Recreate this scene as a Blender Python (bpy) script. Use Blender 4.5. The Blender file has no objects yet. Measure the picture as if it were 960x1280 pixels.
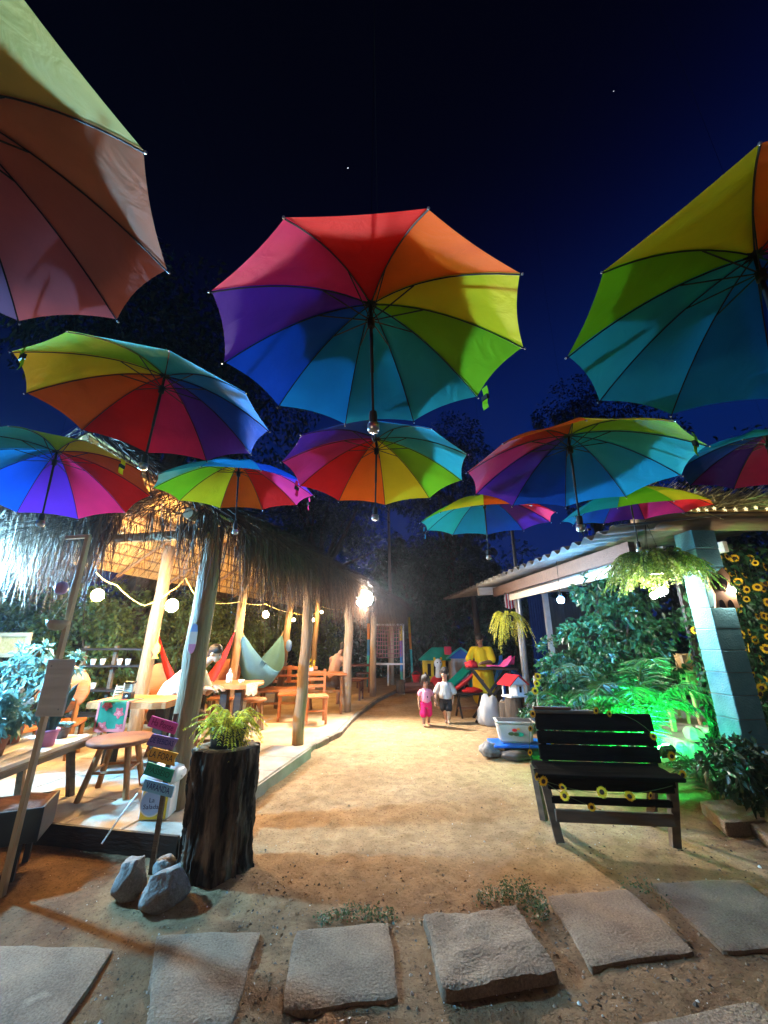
import bpy, bmesh, math, random
import numpy as np
from mathutils import Vector, Matrix, noise as mnoise
PI = math.pi
R_ = math.radians
random.seed(7)
rng = np.random.default_rng(11)
S = bpy.context.scene
COL = S.collection

# ---------------------------------------------------------------- camera
PITCH, EYE, FPX = R_(18), 1.5, 490.0
cam_d = bpy.data.cameras.new('camera')
cam = bpy.data.objects.new('camera', cam_d)
COL.objects.link(cam)
cam.location = (0, 0, EYE)
cam.rotation_euler = (PI / 2 + PITCH, 0, 0)
cam_d.sensor_fit = 'HORIZONTAL'
cam_d.sensor_width = 36
cam_d.lens = 36 * FPX / 960
cam_d.clip_start = 0.05
cam_d.clip_end = 600
S.camera = cam

# ---------------------------------------------------------------- sky, exposure
W = bpy.data.worlds.new('World')
S.world = W
W.use_nodes = True
nt = W.node_tree
bg = nt.nodes['Background']
sky = nt.nodes.new('ShaderNodeTexSky')
sky.sky_type = 'NISHITA'
sky.sun_disc = False
sky.sun_elevation = R_(-3.5)
sky.sun_rotation = R_(25)
sky.ozone_density = 6.0
sky.air_density = 1.0
sky.dust_density = 0.2
tint = nt.nodes.new('ShaderNodeMix')
tint.data_type = 'RGBA'; tint.blend_type = 'MULTIPLY'
tint.inputs[0].default_value = 1.0
tint.inputs[7].default_value = (0.25, 0.5, 1.0, 1)
nt.links.new(sky.outputs[0], tint.inputs[6])
# late dusk: deep blue low down towards the last light, almost black overhead
geo = nt.nodes.new('ShaderNodeTexCoord')
dot = nt.nodes.new('ShaderNodeVectorMath'); dot.operation = 'DOT_PRODUCT'
dot.inputs[1].default_value = (-.2, -.08, 1.0)
nt.links.new(geo.outputs['Generated'], dot.inputs[0])
cr = nt.nodes.new('ShaderNodeValToRGB'); cr.color_ramp.interpolation = 'B_SPLINE'
e = cr.color_ramp.elements
e[0].position, e[0].color = .0, (.012, .12, 1.1, 1)
e[1].position, e[1].color = .98, (.003, .003, .008, 1)
for p_, c_ in ((.3, (.012, .13, 1.1)), (.46, (.010, .08, .75)), (.60, (.006, .02, .25)), (.72, (.004, .006, .05)), (.84, (.003, .003, .012))): e.new(p_).color = (*c_, 1)
nt.links.new(dot.outputs['Value'], cr.inputs[0])
add = nt.nodes.new('ShaderNodeMix'); add.data_type = 'RGBA'; add.blend_type = 'ADD'; add.inputs[0].default_value = 1.0
nt.links.new(tint.outputs[2], add.inputs[6]); nt.links.new(cr.outputs[0], add.inputs[7])
nt.links.new(add.outputs[2], bg.inputs[0])
bg.inputs[1].default_value = 0.045
S.view_settings.view_transform = 'Standard'
S.view_settings.look = 'None'
S.view_settings.exposure = 1.0
S.view_settings.gamma = 1.0
S.cycles.use_denoising = True
S.cycles.max_bounces = 6
S.cycles.diffuse_bounces = 3
S.cycles.glossy_bounces = 2
S.cycles.transmission_bounces = 4
S.cycles.sample_clamp_indirect = 4.0

# ---------------------------------------------------------------- helpers
cP, sP = math.cos(PITCH), math.sin(PITCH)
def ray(px, py):
    u, v = (px - 480) / FPX, (640 - py) / FPX
    return Vector((u, cP - v * sP, sP + v * cP))
def at(px, py, Y):                      # point at distance Y in front of the viewer
    r = ray(px, py)
    return Vector((0, 0, EYE)) + r * (Y / r.y)
def G(px, py, z=0.0):                   # point on the level z
    r = ray(px, py)
    return Vector((0, 0, EYE)) + r * ((z - EYE) / r.z)

def V(*a): return Vector(a)
def tag(o, label=None, cat=None, group=None, kind=None):
    if label: o['label'] = label
    if cat: o['category'] = cat
    if group: o['group'] = group
    if kind: o['kind'] = kind
    return o
def thing(name, label, cat, loc=(0, 0, 0), rz=0.0, group=None):
    o = bpy.data.objects.new(name, None)
    o.empty_display_size = 0.1
    COL.objects.link(o)
    o.location = loc
    o.rotation_euler = (0, 0, rz)
    return tag(o, label, cat, group)
def link_mesh(name, me, m, parent=None, loc=None, rot=None):
    o = bpy.data.objects.new(name, me)
    COL.objects.link(o)
    if m is not None and not me.materials:
        for x in (m if isinstance(m, (list, tuple)) else [m]): me.materials.append(x)
    if parent: o.parent = parent
    if loc is not None: o.location = loc
    if rot is not None: o.rotation_euler = rot
    return o
KIDS = None
def copy_tree(o, parent=None, allobj=None):
    c = o.copy()
    COL.objects.link(c)
    if parent: c.parent = parent
    for ch in list(o.children): copy_tree(ch, c)
    return c

def basis(d):
    d = Vector(d).normalized()
    a = Vector((0, 0, 1)) if abs(d.z) < 0.9 else Vector((1, 0, 0))
    x = d.cross(a).normalized()
    return x, d.cross(x).normalized(), d

class MB:
    def __init__(s): s.v = []; s.f = []; s.mi = []; s.cur = 0
    def add(s, vs, fs):
        n = len(s.v)
        s.v += [tuple(p) for p in vs]
        for f in fs: s.f.append(tuple(n + i for i in f)); s.mi.append(s.cur)
        return s
    def box(s, c, size, rot=None, taper=1.0):
        hx, hy, hz = [k / 2 for k in size]
        P = []
        for z, t in ((-hz, 1.0), (hz, taper)):
            for x, y in ((-hx, -hy), (hx, -hy), (hx, hy), (-hx, hy)): P.append(Vector((x * t, y * t, z)))
        if rot is not None:
            M = rot if isinstance(rot, Matrix) else Matrix.Rotation(rot, 3, 'Z')
            P = [M @ p for p in P]
        c = Vector(c)
        return s.add([p + c for p in P], [(3, 2, 1, 0), (4, 5, 6, 7), (0, 1, 5, 4), (1, 2, 6, 5), (2, 3, 7, 6), (3, 0, 4, 7)])
    def bevbox(s, c, size, b=0.008, rot=None):           # box with chamfered vertical and top edges
        hx, hy, hz = [k / 2 for k in size]
        b = min(b, hx * .45, hy * .45, hz * .45)
        rings = []
        def ring(x, y, z, q):
            return [Vector(p) for p in ((-x + q, -y, z), (x - q, -y, z), (x, -y + q, z), (x, y - q, z), (x - q, y, z), (-x + q, y, z), (-x, y - q, z), (-x, -y + q, z))]
        rings = [ring(hx - b, hy - b, -hz, b), ring(hx, hy, -hz + b, b), ring(hx, hy, hz - b, b), ring(hx - b, hy - b, hz, b)]
        P = [p for r in rings for p in r]
        if rot is not None:
            M = rot if isinstance(rot, Matrix) else Matrix.Rotation(rot, 3, 'Z')
            P = [M @ p for p in P]
        F = [tuple(range(7, -1, -1)), tuple(range(24, 32))]
        for k in range(3):
            for i in range(8):
                j = (i + 1) % 8
                F.append((k * 8 + i, k * 8 + j, k * 8 + 8 + j, k * 8 + 8 + i))
        c = Vector(c)
        return s.add([p + c for p in P], F)
    def bar(s, a, b, w, h, up=(0, 0, 1)):               # squared bar from a to b
        a, b = Vector(a), Vector(b)
        d = (b - a).normalized()
        x = d.cross(Vector(up))
        if x.length < 1e-4: x = d.cross(Vector((0, 1, 0)))
        x.normalize(); y = x.cross(d)
        P = []
        for q in (a, b):
            for i, j in ((-1, -1), (1, -1), (1, 1), (-1, 1)): P.append(q + x * (i * w / 2) + y * (j * h / 2))
        return s.add(P, [(0, 1, 2, 3), (7, 6, 5, 4), (0, 4, 5, 1), (1, 5, 6, 2), (2, 6, 7, 3), (3, 7, 4, 0)])
    def tube(s, pts, rad, n=8, cap=True, wob=0.0):
        pts = [Vector(p) for p in pts]
        if not isinstance(rad, (list, tuple)): rad = [rad] * len(pts)
        x = None; P = []
        for i, p in enumerate(pts):
            d = (pts[min(i + 1, len(pts) - 1)] - pts[max(i - 1, 0)]).normalized()
            if x is None: x, y, _ = basis(d)
            else:
                x = (x - d * x.dot(d)).normalized(); y = d.cross(x)
            for k in range(n):
                a = 2 * PI * k / n
                r = rad[i] * (1 + (random.uniform(-wob, wob) if wob else 0))
                P.append(p + (x * math.cos(a) + y * math.sin(a)) * r)
        F = []
        for i in range(len(pts) - 1):
            for k in range(n):
                j = (k + 1) % n
                F.append((i * n + k, i * n + j, (i + 1) * n + j, (i + 1) * n + k))
        if cap:
            F.append(tuple(range(n - 1, -1, -1)))
            F.append(tuple(range((len(pts) - 1) * n, len(pts) * n)))
        return s.add(P, F)
    def lathe(s, prof, n=16, c=(0, 0, 0), wob=None):     # prof = [(r, z), ...] bottom to top
        P = []; F = []; c = Vector(c)
        for r, z in prof:
            for k in range(n):
                a = 2 * PI * k / n
                q = r * (wob(a, z) if wob else 1)
                P.append(c + Vector((q * math.cos(a), q * math.sin(a), z)))
        for i in range(len(prof) - 1):
            for k in range(n):
                j = (k + 1) % n
                F.append((i * n + k, i * n + j, (i + 1) * n + j, (i + 1) * n + k))
        if prof[0][0] > 1e-4: F.append(tuple(range(n - 1, -1, -1)))
        if prof[-1][0] > 1e-4: F.append(tuple(range((len(prof) - 1) * n, len(prof) * n)))
        return s.add(P, F)
    def sphere(s, c, r, n=10, m=6):
        if not isinstance(r, (list, tuple)): r = (r, r, r)
        P = []; F = []
        for i in range(m + 1):
            t = PI * i / m
            for k in range(n):
                a = 2 * PI * k / n
                P.append((c[0] + r[0] * math.sin(t) * math.cos(a), c[1] + r[1] * math.sin(t) * math.sin(a), c[2] + r[2] * math.cos(t)))
        for i in range(m):
            for k in range(n):
                j = (k + 1) % n
                if i == 0: F.append((k, n + k, n + j))
                elif i == m - 1: F.append((i * n + k, (i + 1) * n + k, i * n + j))
                else: F.append((i * n + k, (i + 1) * n + k, (i + 1) * n + j, i * n + j))
        return s.add(P, F)
    def sheet(s, rows, thick=0.0):                       # rows of points -> quads (two-sided if thick)
        nr, nc = len(rows), len(rows[0])
        P = [Vector(p) for r in rows for p in r]
        F = [(i * nc + j, i * nc + j + 1, (i + 1) * nc + j + 1, (i + 1) * nc + j) for i in range(nr - 1) for j in range(nc - 1)]
        if not thick: return s.add(P, F)
        nrm = (P[nc] - P[0]).cross(P[1] - P[0]).normalized() * thick
        n = len(P)
        F2 = [tuple(reversed([n + k for k in f])) for f in F]
        E = [(i, i + 1) for i in range(nc - 1)] + [(i * nc + nc - 1, (i + 1) * nc + nc - 1) for i in range(nr - 1)] \
            + [((nr - 1) * nc + i + 1, (nr - 1) * nc + i) for i in range(nc - 1)] + [((i + 1) * nc, i * nc) for i in range(nr - 1)]
        return s.add(P + [p + nrm for p in P], F + F2 + [(b, a, n + a, n + b) for a, b in E])
    def poly(s, pts, n, thick):                          # flat outline with thickness along n
        P = [Vector(p) for p in pts]; k = len(P); n = Vector(n) * thick
        F = [tuple(range(k - 1, -1, -1)), tuple(range(k, 2 * k))] + [(i, (i + 1) % k, k + (i + 1) % k, k + i) for i in range(k)]
        return s.add(P + [p + n for p in P], F)
    def mesh(s, name, smooth=False):
        me = bpy.data.meshes.new(name)
        me.from_pydata(s.v, [], s.f)
        if any(s.mi): me.polygons.foreach_set('material_index', s.mi)
        if smooth: me.polygons.foreach_set('use_smooth', [True] * len(me.polygons))
        me.update()
        return me
    def build(s, name, m, parent=None, smooth=False, loc=None, rot=None):
        return link_mesh(name, s.mesh(name, smooth), m, parent, loc, rot)

def np_mesh(name, verts, faces, k):
    me = bpy.data.meshes.new(name)
    nf = len(faces)
    me.vertices.add(len(verts)); me.vertices.foreach_set('co', np.asarray(verts, np.float32).ravel())
    me.loops.add(nf * k); me.loops.foreach_set('vertex_index', np.asarray(faces, np.int32).ravel())
    me.polygons.add(nf)
    me.polygons.foreach_set('loop_start', np.arange(0, nf * k, k, dtype=np.int32))
    me.polygons.foreach_set('loop_total', np.full(nf, k, np.int32))
    me.update(calc_edges=True)
    return me
def unit(a): return a / np.maximum(np.linalg.norm(a, axis=-1, keepdims=True), 1e-9)
def leaf_mesh(name, P, D, L, Wd, fold=0.18, droop=0.25):
    """pointed, folded leaves: base P, direction D, length L, width Wd"""
    P = np.asarray(P, float); D = unit(np.asarray(D, float)); n = len(P)
    L = np.broadcast_to(L, n)[:, None]; Wd = np.broadcast_to(Wd, n)[:, None]
    Rn = rng.normal(size=(n, 3)); Sd = unit(np.cross(D, Rn)); N = np.cross(Sd, D)
    mid = P + D * L * .45
    a = mid + Sd * Wd * .5 + N * Wd * fold
    b = mid - Sd * Wd * .5 + N * Wd * fold
    tip = P + D * L - np.array([0, 0, 1.]) * L * droop
    c = mid
    verts = np.stack([P, a, tip, b, c], 1).reshape(-1, 3)
    o = np.arange(n)[:, None] * 5
    faces = np.concatenate([o + np.array([[0, 4, 1]]), o + np.array([[4, 2, 1]]), o + np.array([[0, 3, 4]]), o + np.array([[4, 3, 2]])], 1).reshape(-1, 3)
    return np_mesh(name, verts, faces, 3)
def strand_mesh(name, P, D, L, Wd, bend, seg=3):
    """thin tapering strands / grass blades: base P, start direction D, length L, width Wd, bend = end offset vector"""
    P = np.asarray(P, float); D = unit(np.asarray(D, float)); n = len(P)
    L = np.broadcast_to(L, n)[:, None]; Wd = np.broadcast_to(Wd, n)[:, None]
    Sd = unit(np.cross(D, rng.normal(size=(n, 3))))
    vs = []
    for i in range(seg + 1):
        t = i / seg
        c = P + D * L * t + np.asarray(bend) * (t * t)
        w = Wd * .5 * (1 - .75 * t)
        vs += [c + Sd * w, c - Sd * w]
    verts = np.stack(vs, 1).reshape(-1, 3); q = 2 * (seg + 1)
    o = np.arange(n)[:, None] * q
    faces = np.concatenate([o + np.array([[2 * i, 2 * i + 1, 2 * i + 3, 2 * i + 2]]) for i in range(seg)], 1).reshape(-1, 4)
    return np_mesh(name, verts, faces, 4)

# ---------------------------------------------------------------- materials
MATS = {}
def new_mat(name):
    m = bpy.data.materials.new(name); m.use_nodes = True
    MATS[name] = m
    return m, m.node_tree, m.node_tree.nodes['Principled BSDF']
def mat(name, c1, c2=None, scale=6.0, rough=.7, bump=0.0, bscale=None, stretch=(1, 1, 1), metal=0.0, spec=.3, lo=.35, hi=.65, det=6.0, island=0.0, c3=None, grain=0.0):
    m, t, b = new_mat(name)
    b.inputs['Roughness'].default_value = rough
    b.inputs['Metallic'].default_value = metal
    b.inputs['Specular IOR Level'].default_value = spec
    b.inputs['Base Color'].default_value = (*c1, 1)
    tc = t.nodes.new('ShaderNodeTexCoord'); mp = t.nodes.new('ShaderNodeMapping')
    mp.inputs['Scale'].default_value = stretch
    t.links.new(tc.outputs['Object'], mp.inputs['Vector'])
    last = None
    if c2:
        nz = t.nodes.new('ShaderNodeTexNoise'); nz.inputs['Scale'].default_value = scale; nz.inputs['Detail'].default_value = det
        t.links.new(mp.outputs[0], nz.inputs['Vector'])
        cr = t.nodes.new('ShaderNodeValToRGB')
        cr.color_ramp.elements[0].position = lo; cr.color_ramp.elements[0].color = (*c1, 1)
        cr.color_ramp.elements[1].position = hi; cr.color_ramp.elements[1].color = (*c2, 1)
        if c3:
            e = cr.color_ramp.elements.new(min(.98, hi + .12)); e.color = (*c3, 1)
        t.links.new(nz.outputs['Fac'], cr.inputs[0]); last = cr.outputs[0]
    if island:
        ge = t.nodes.new('ShaderNodeNewGeometry'); mr = t.nodes.new('ShaderNodeMapRange')
        mr.inputs[3].default_value = 1 - island; mr.inputs[4].default_value = 1 + island
        t.links.new(ge.outputs['Random Per Island'], mr.inputs[0])
        hs = t.nodes.new('ShaderNodeHueSaturation')
        if last: t.links.new(last, hs.inputs['Color'])
        else: hs.inputs['Color'].default_value = (*c1, 1)
        t.links.new(mr.outputs[0], hs.inputs['Value']); last = hs.outputs[0]
    if grain:
        gz = t.nodes.new('ShaderNodeTexNoise'); gz.inputs['Scale'].default_value = 95; gz.inputs['Detail'].default_value = 6; gz.inputs['Roughness'].default_value = .75
        t.links.new(tc.outputs['Object'], gz.inputs['Vector'])
        gr = t.nodes.new('ShaderNodeMapRange'); gr.inputs[1].default_value = .33; gr.inputs[2].default_value = .67; gr.inputs[3].default_value = 1 - grain; gr.inputs[4].default_value = 1 + grain
        t.links.new(gz.outputs['Fac'], gr.inputs[0])
        gh = t.nodes.new('ShaderNodeHueSaturation'); t.links.new(gr.outputs[0], gh.inputs['Value'])
        if last: t.links.new(last, gh.inputs['Color'])
        else: gh.inputs['Color'].default_value = (*c1, 1)
        last = gh.outputs[0]
    if last: t.links.new(last, b.inputs['Base Color'])
    if bump:
        n2 = t.nodes.new('ShaderNodeTexNoise'); n2.inputs['Scale'].default_value = bscale or scale * 4; n2.inputs['Detail'].default_value = 8
        t.links.new(mp.outputs[0], n2.inputs['Vector'])
        bp = t.nodes.new('ShaderNodeBump'); bp.inputs['Strength'].default_value = min(1, bump); bp.inputs['Distance'].default_value = .02
        t.links.new(n2.outputs['Fac'], bp.inputs['Height']); t.links.new(bp.outputs[0], b.inputs['Normal'])
    return m
def wood(name, c1, c2, axis='X', rough=.55, bump=.35, sc=5.0):
    st = {'X': (.12, 1, 1), 'Y': (1, .12, 1), 'Z': (1, 1, .12)}[axis]
    return mat(name, c1, c2, scale=sc * 4, stretch=st, rough=rough, bump=bump, bscale=sc * 10, lo=.3, hi=.7)
def leafy(name, c, trans=.3, island=.45, rough=.45):
    m, t, b = new_mat(name)
    out = t.nodes['Material Output']
    ge = t.nodes.new('ShaderNodeNewGeometry'); mr = t.nodes.new('ShaderNodeMapRange')
    mr.inputs[3].default_value = 1 - island; mr.inputs[4].default_value = 1 + island
    t.links.new(ge.outputs['Random Per Island'], mr.inputs[0])
    hs = t.nodes.new('ShaderNodeHueSaturation'); hs.inputs['Color'].default_value = (*c, 1)
    t.links.new(mr.outputs[0], hs.inputs['Value'])
    t.links.new(hs.outputs[0], b.inputs['Base Color']); b.inputs['Roughness'].default_value = rough
    tr = t.nodes.new('ShaderNodeBsdfTranslucent'); t.links.new(hs.outputs[0], tr.inputs[0])
    mx = t.nodes.new('ShaderNodeMixShader'); mx.inputs[0].default_value = trans
    t.links.new(b.outputs[0], mx.inputs[1]); t.links.new(tr.outputs[0], mx.inputs[2]); t.links.new(mx.outputs[0], out.inputs[0])
    return m
def cloth(name, c, trans=.25, weave=600.0, rough=.6, bump=.08, sheen=0.0):
    m, t, b = new_mat(name); out = t.nodes['Material Output']
    tc = t.nodes.new('ShaderNodeTexCoord')
    nz = t.nodes.new('ShaderNodeTexNoise'); nz.inputs['Scale'].default_value = 7; nz.inputs['Detail'].default_value = 8
    t.links.new(tc.outputs['Object'], nz.inputs[0])
    mr = t.nodes.new('ShaderNodeMapRange'); mr.inputs[3].default_value = .82; mr.inputs[4].default_value = 1.15
    t.links.new(nz.outputs['Fac'], mr.inputs[0])
    hs = t.nodes.new('ShaderNodeHueSaturation'); hs.inputs['Color'].default_value = (*c, 1); t.links.new(mr.outputs[0], hs.inputs['Value'])
    t.links.new(hs.outputs[0], b.inputs['Base Color']); b.inputs['Roughness'].default_value = rough
    b.inputs['Specular IOR Level'].default_value = .06
    n3 = t.nodes.new('ShaderNodeTexNoise'); n3.inputs['Scale'].default_value = 9; n3.inputs['Detail'].default_value = 3; n3.inputs['Distortion'].default_value = 1.2; t.links.new(tc.outputs['Object'], n3.inputs[0])
    b3 = t.nodes.new('ShaderNodeBump'); b3.inputs['Strength'].default_value = .35; b3.inputs['Distance'].default_value = .02; t.links.new(n3.outputs['Fac'], b3.inputs['Height'])
    n2 = t.nodes.new('ShaderNodeTexNoise'); n2.inputs['Scale'].default_value = weave; t.links.new(tc.outputs['Object'], n2.inputs[0])
    bp = t.nodes.new('ShaderNodeBump'); bp.inputs['Strength'].default_value = bump; bp.inputs['Distance'].default_value = .002
    t.links.new(b3.outputs[0], bp.inputs['Normal']); t.links.new(n2.outputs['Fac'], bp.inputs['Height']); t.links.new(bp.outputs[0], b.inputs['Normal'])
    tr = t.nodes.new('ShaderNodeBsdfTranslucent'); t.links.new(hs.outputs[0], tr.inputs[0])
    mx = t.nodes.new('ShaderNodeMixShader'); mx.inputs[0].default_value = trans
    t.links.new(b.outputs[0], mx.inputs[1]); t.links.new(tr.outputs[0], mx.inputs[2]); t.links.new(mx.outputs[0], out.inputs[0])
    return m
def glow(name, c, strength):
    m, t, b = new_mat(name)
    b.inputs['Base Color'].default_value = (*c, 1)
    b.inputs['Emission Color'].default_value = (*c, 1); b.inputs['Emission Strength'].default_value = strength
    return m

# lamp strengths in one place
E_BULB, E_FLOOD, E_BLUE, E_GREEN, E_FERN, E_COOL, E_BACK = 700, 2100, 1500, 3400, 260, 11000, 140
E_WALL = 330
M = MATS
glow('bulb_warm', (1, .6, .22), E_BULB)
glow('flood_white', (1, .965, .92), E_FLOOD)
glow('spot_blue', (.12, .42, 1), E_BLUE)
glow('spot_green', (.02, 1, .22), E_GREEN)
glow('lamp_fern', (1, .9, .78), E_FERN)
glow('lamp_cool', (.2, .58, 1), E_COOL)
glow('lamp_back', (1, .74, .46), E_BACK)
glow('lamp_wall', (1, .93, .82), E_WALL)
glow('star_glow', (.9, .95, 1), 2.0)
wood('wood_warm', (.33, .15, .055), (.2, .085, .03)); wood('wood_warm_z', (.33, .15, .055), (.19, .085, .035), 'Z')
wood('wood_pale', (.5, .38, .22), (.36, .26, .14)); wood('wood_pale_z', (.5, .38, .22), (.36, .25, .13), 'Z')
wood('wood_dark', (.03, .022, .017), (.014, .01, .008), rough=.5); wood('wood_redbrown', (.16, .05, .028), (.09, .03, .02))
wood('wood_grey', (.14, .105, .07), (.07, .055, .04), rough=.85); wood('wood_black', (.008, .007, .006), (.014, .012, .01), rough=.8); M['wood_black'].node_tree.nodes['Principled BSDF'].inputs['Specular IOR Level'].default_value = .0
wood('wood_orange', (.55, .2, .07), (.42, .14, .045)); wood('wood_bleached', (.58, .53, .45), (.42, .37, .3))
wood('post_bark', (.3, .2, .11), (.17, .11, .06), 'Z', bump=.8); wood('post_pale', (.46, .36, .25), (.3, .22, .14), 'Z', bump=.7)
mat('metal_grey', (.3, .3, .29), (.2, .2, .19), rough=.45, metal=.6); mat('metal_black', (.012, .012, .013), (.02, .02, .02), rough=.45, spec=.4)
mat('steel', (.6, .6, .6), (.45, .45, .45), rough=.3, metal=.9); mat('plastic_white', (.75, .75, .73), (.65, .65, .63), rough=.35)
mat('paint_white', (.72, .71, .68), (.6, .58, .54), rough=.6, bump=.1); mat('cable_black', (.004, .004, .004), rough=.9, spec=0.0)
mat('cord_yellow', (.65, .48, .12), (.55, .4, .1), rough=.6); mat('rope_tan', (.45, .35, .2), (.35, .26, .14), rough=.9)
# ================================================================ ground
def fbm(x, y, sc, o=4):
    return mnoise.fractal(Vector((x * sc, y * sc, 3.1)), .8, 2.1, o)
def sand_z(x, y):
    k = .3 + .7 * max(0, min(1, (y - 3.0) / 1.0))          # packed flatter round the slabs
    z = k * (.018 * fbm(x, y, .9) + .008 * fbm(x + 7, y, 3.5)) + .0035 * fbm(x, y + 3, 14, 2)
    return max(-.05, min(.05, z)) - .01
def axis(lo, hi, f0, f1, st):
    a = list(np.arange(f0, f1 + 1e-6, st)); x, d = f1, st
    while x < hi: d *= 1.35; x += d; a.append(x)
    x, d = f0, st
    while x > lo: d *= 1.35; x -= d; a.insert(0, x)
    return a
xs, ys = axis(-160, 160, -3.4, 3.6, .04), axis(-160, 160, 1.9, 8.0, .04)
gv = [(x, y, sand_z(x, y) if (abs(x) < 12 and -4 < y < 22) else -.01) for y in ys for x in xs]
nx = len(xs)
gf = [(j * nx + i, j * nx + i + 1, (j + 1) * nx + i + 1, (j + 1) * nx + i) for j in range(len(ys) - 1) for i in range(nx - 1)]
gv = np.array(gv)
for i in range(260):                                   # trodden dents and footprints
    fx, fy, fa = random.uniform(-1.3, 2.2), random.uniform(2.0, 7.8), random.gauss(PI / 2, .6)
    dx, dy = gv[:, 0] - fx, gv[:, 1] - fy
    u_, v_ = (dx * math.cos(fa) + dy * math.sin(fa)) / .13, (-dx * math.sin(fa) + dy * math.cos(fa)) / .06
    q_ = u_ ** 2 + v_ ** 2
    gv[:, 2] += np.where(q_ < 4, -.012 * np.exp(-q_ * 1.6) + .006 * np.exp(-(q_ - 1.6) ** 2 * 3), 0)
gm = np_mesh('ground', gv, gf, 4)
gm.polygons.foreach_set('use_smooth', [True] * len(gm.polygons))
def ground_mat():
    m, t, b = new_mat('earth')
    b.inputs['Roughness'].default_value = .92; b.inputs['Specular IOR Level'].default_value = .15
    tc = t.nodes.new('ShaderNodeTexCoord')
    def noise(sc, det=8):
        n = t.nodes.new('ShaderNodeTexNoise'); n.inputs['Scale'].default_value = sc; n.inputs['Detail'].default_value = det; n.inputs['Roughness'].default_value = .65
        t.links.new(tc.outputs['Object'], n.inputs[0]); return n.outputs['Fac']
    def ramp(f, *st):
        r = t.nodes.new('ShaderNodeValToRGB'); e = r.color_ramp.elements
        e[0].position, e[0].color = st[0][0], (*st[0][1], 1); e[1].position, e[1].color = st[1][0], (*st[1][1], 1)
        for p, c in st[2:]: e.new(p).color = (*c, 1)
        t.links.new(f, r.inputs[0]); return r.outputs[0]
    def mix(f, a, c, mode='MIX'):
        n = t.nodes.new('ShaderNodeMix'); n.data_type = 'RGBA'; n.blend_type = mode
        if isinstance(f, (int, float)): n.inputs[0].default_value = f
        else: t.links.new(f, n.inputs[0])
        t.links.new(a, n.inputs[6]); t.links.new(c, n.inputs[7]); return n.outputs[2]
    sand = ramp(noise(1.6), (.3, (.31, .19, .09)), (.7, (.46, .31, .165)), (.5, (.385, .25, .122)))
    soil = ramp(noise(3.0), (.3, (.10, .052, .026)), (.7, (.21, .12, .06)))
    # trodden sand of the path gives way to darker soil towards the bed on the left and round the slabs
    sx = t.nodes.new('ShaderNodeSeparateXYZ'); t.links.new(tc.outputs['Object'], sx.inputs[0])
    def math_(op, a, c):
        n = t.nodes.new('ShaderNodeMath'); n.operation = op; n.use_clamp = op == 'MULTIPLY_ADD'
        for i, q in enumerate((a, c)):
            if isinstance(q, (int, float)): n.inputs[i].default_value = q
            else: t.links.new(q, n.inputs[i])
        return n.outputs[0]
    def lin(f, a, c):
        n = t.nodes.new('ShaderNodeMapRange'); n.clamp = True
        t.links.new(f, n.inputs[0]); n.inputs[1].default_value = a; n.inputs[2].default_value = c; return n.outputs[0]
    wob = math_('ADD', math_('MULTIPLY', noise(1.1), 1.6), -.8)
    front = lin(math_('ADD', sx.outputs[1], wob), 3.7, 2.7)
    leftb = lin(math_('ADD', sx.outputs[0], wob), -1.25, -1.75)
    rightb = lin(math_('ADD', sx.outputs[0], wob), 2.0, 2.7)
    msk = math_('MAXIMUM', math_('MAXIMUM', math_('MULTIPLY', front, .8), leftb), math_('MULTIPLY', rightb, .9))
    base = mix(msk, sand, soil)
    speck = ramp(noise(60, 3), (.35, (.5, .46, .42)), (.43, (1, 1, 1)), (.66, (1, 1, 1)), (.72, (1.35, 1.32, 1.25)))
    grit = ramp(noise(9, 8), (.32, (.74, .71, .67)), (.62, (1.1, 1.08, 1.06)))
    c = mix(1.0, mix(1.0, base, speck, 'MULTIPLY'), grit, 'MULTIPLY')
    t.links.new(c, b.inputs['Base Color'])
    bp = t.nodes.new('ShaderNodeBump'); bp.inputs['Strength'].default_value = .8; bp.inputs['Distance'].default_value = .035
    hsum = math_('ADD', noise(22, 10), math_('MULTIPLY', noise(120, 4), .35))
    t.links.new(hsum, bp.inputs['Height']); t.links.new(bp.outputs[0], b.inputs['Normal'])
    return m
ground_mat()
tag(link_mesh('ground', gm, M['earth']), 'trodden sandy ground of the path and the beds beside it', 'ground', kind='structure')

# scattered pebbles and litter on the ground
def scatter_pebbles():
    mb = MB()
    for i in range(1700):
        if i < 1150: p = G(random.uniform(60, 960), random.uniform(1040, 1275))
        else: p = Vector((random.uniform(-1.2, 2.2), random.uniform(3.5, 8), 0))
        r = random.choice((.003, .004, .005, .006, .008, .011)) * random.uniform(.7, 1.3)
        z = sand_z(p.x, p.y)
        a = random.uniform(0, PI)
        P = []
        for k in range(5):
            q = a + k * 2 * PI / 5; rr = r * random.uniform(.7, 1.2)
            P.append((p.x + rr * math.cos(q), p.y + rr * math.sin(q), z - .002))
        P.append((p.x + random.uniform(-.3, .3) * r, p.y, z + r * random.uniform(.5, .9)))
        mb.cur = random.choice((0, 0, 0, 1, 2))
        mb.add(P, [(k, (k + 1) % 5, 5) for k in range(5)])
    return mb
mat('pebble_tan', (.34, .25, .16), (.22, .16, .1)); mat('pebble_pale', (.62, .58, .5), (.5, .46, .4)); mat('pebble_dark', (.09, .07, .055), (.05, .04, .03))
o = scatter_pebbles().build('gravel', [M['pebble_tan'], M['pebble_pale'], M['pebble_dark']])
tag(o, 'loose pebbles and pale chips scattered over the sandy ground', 'gravel', kind='stuff')
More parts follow.
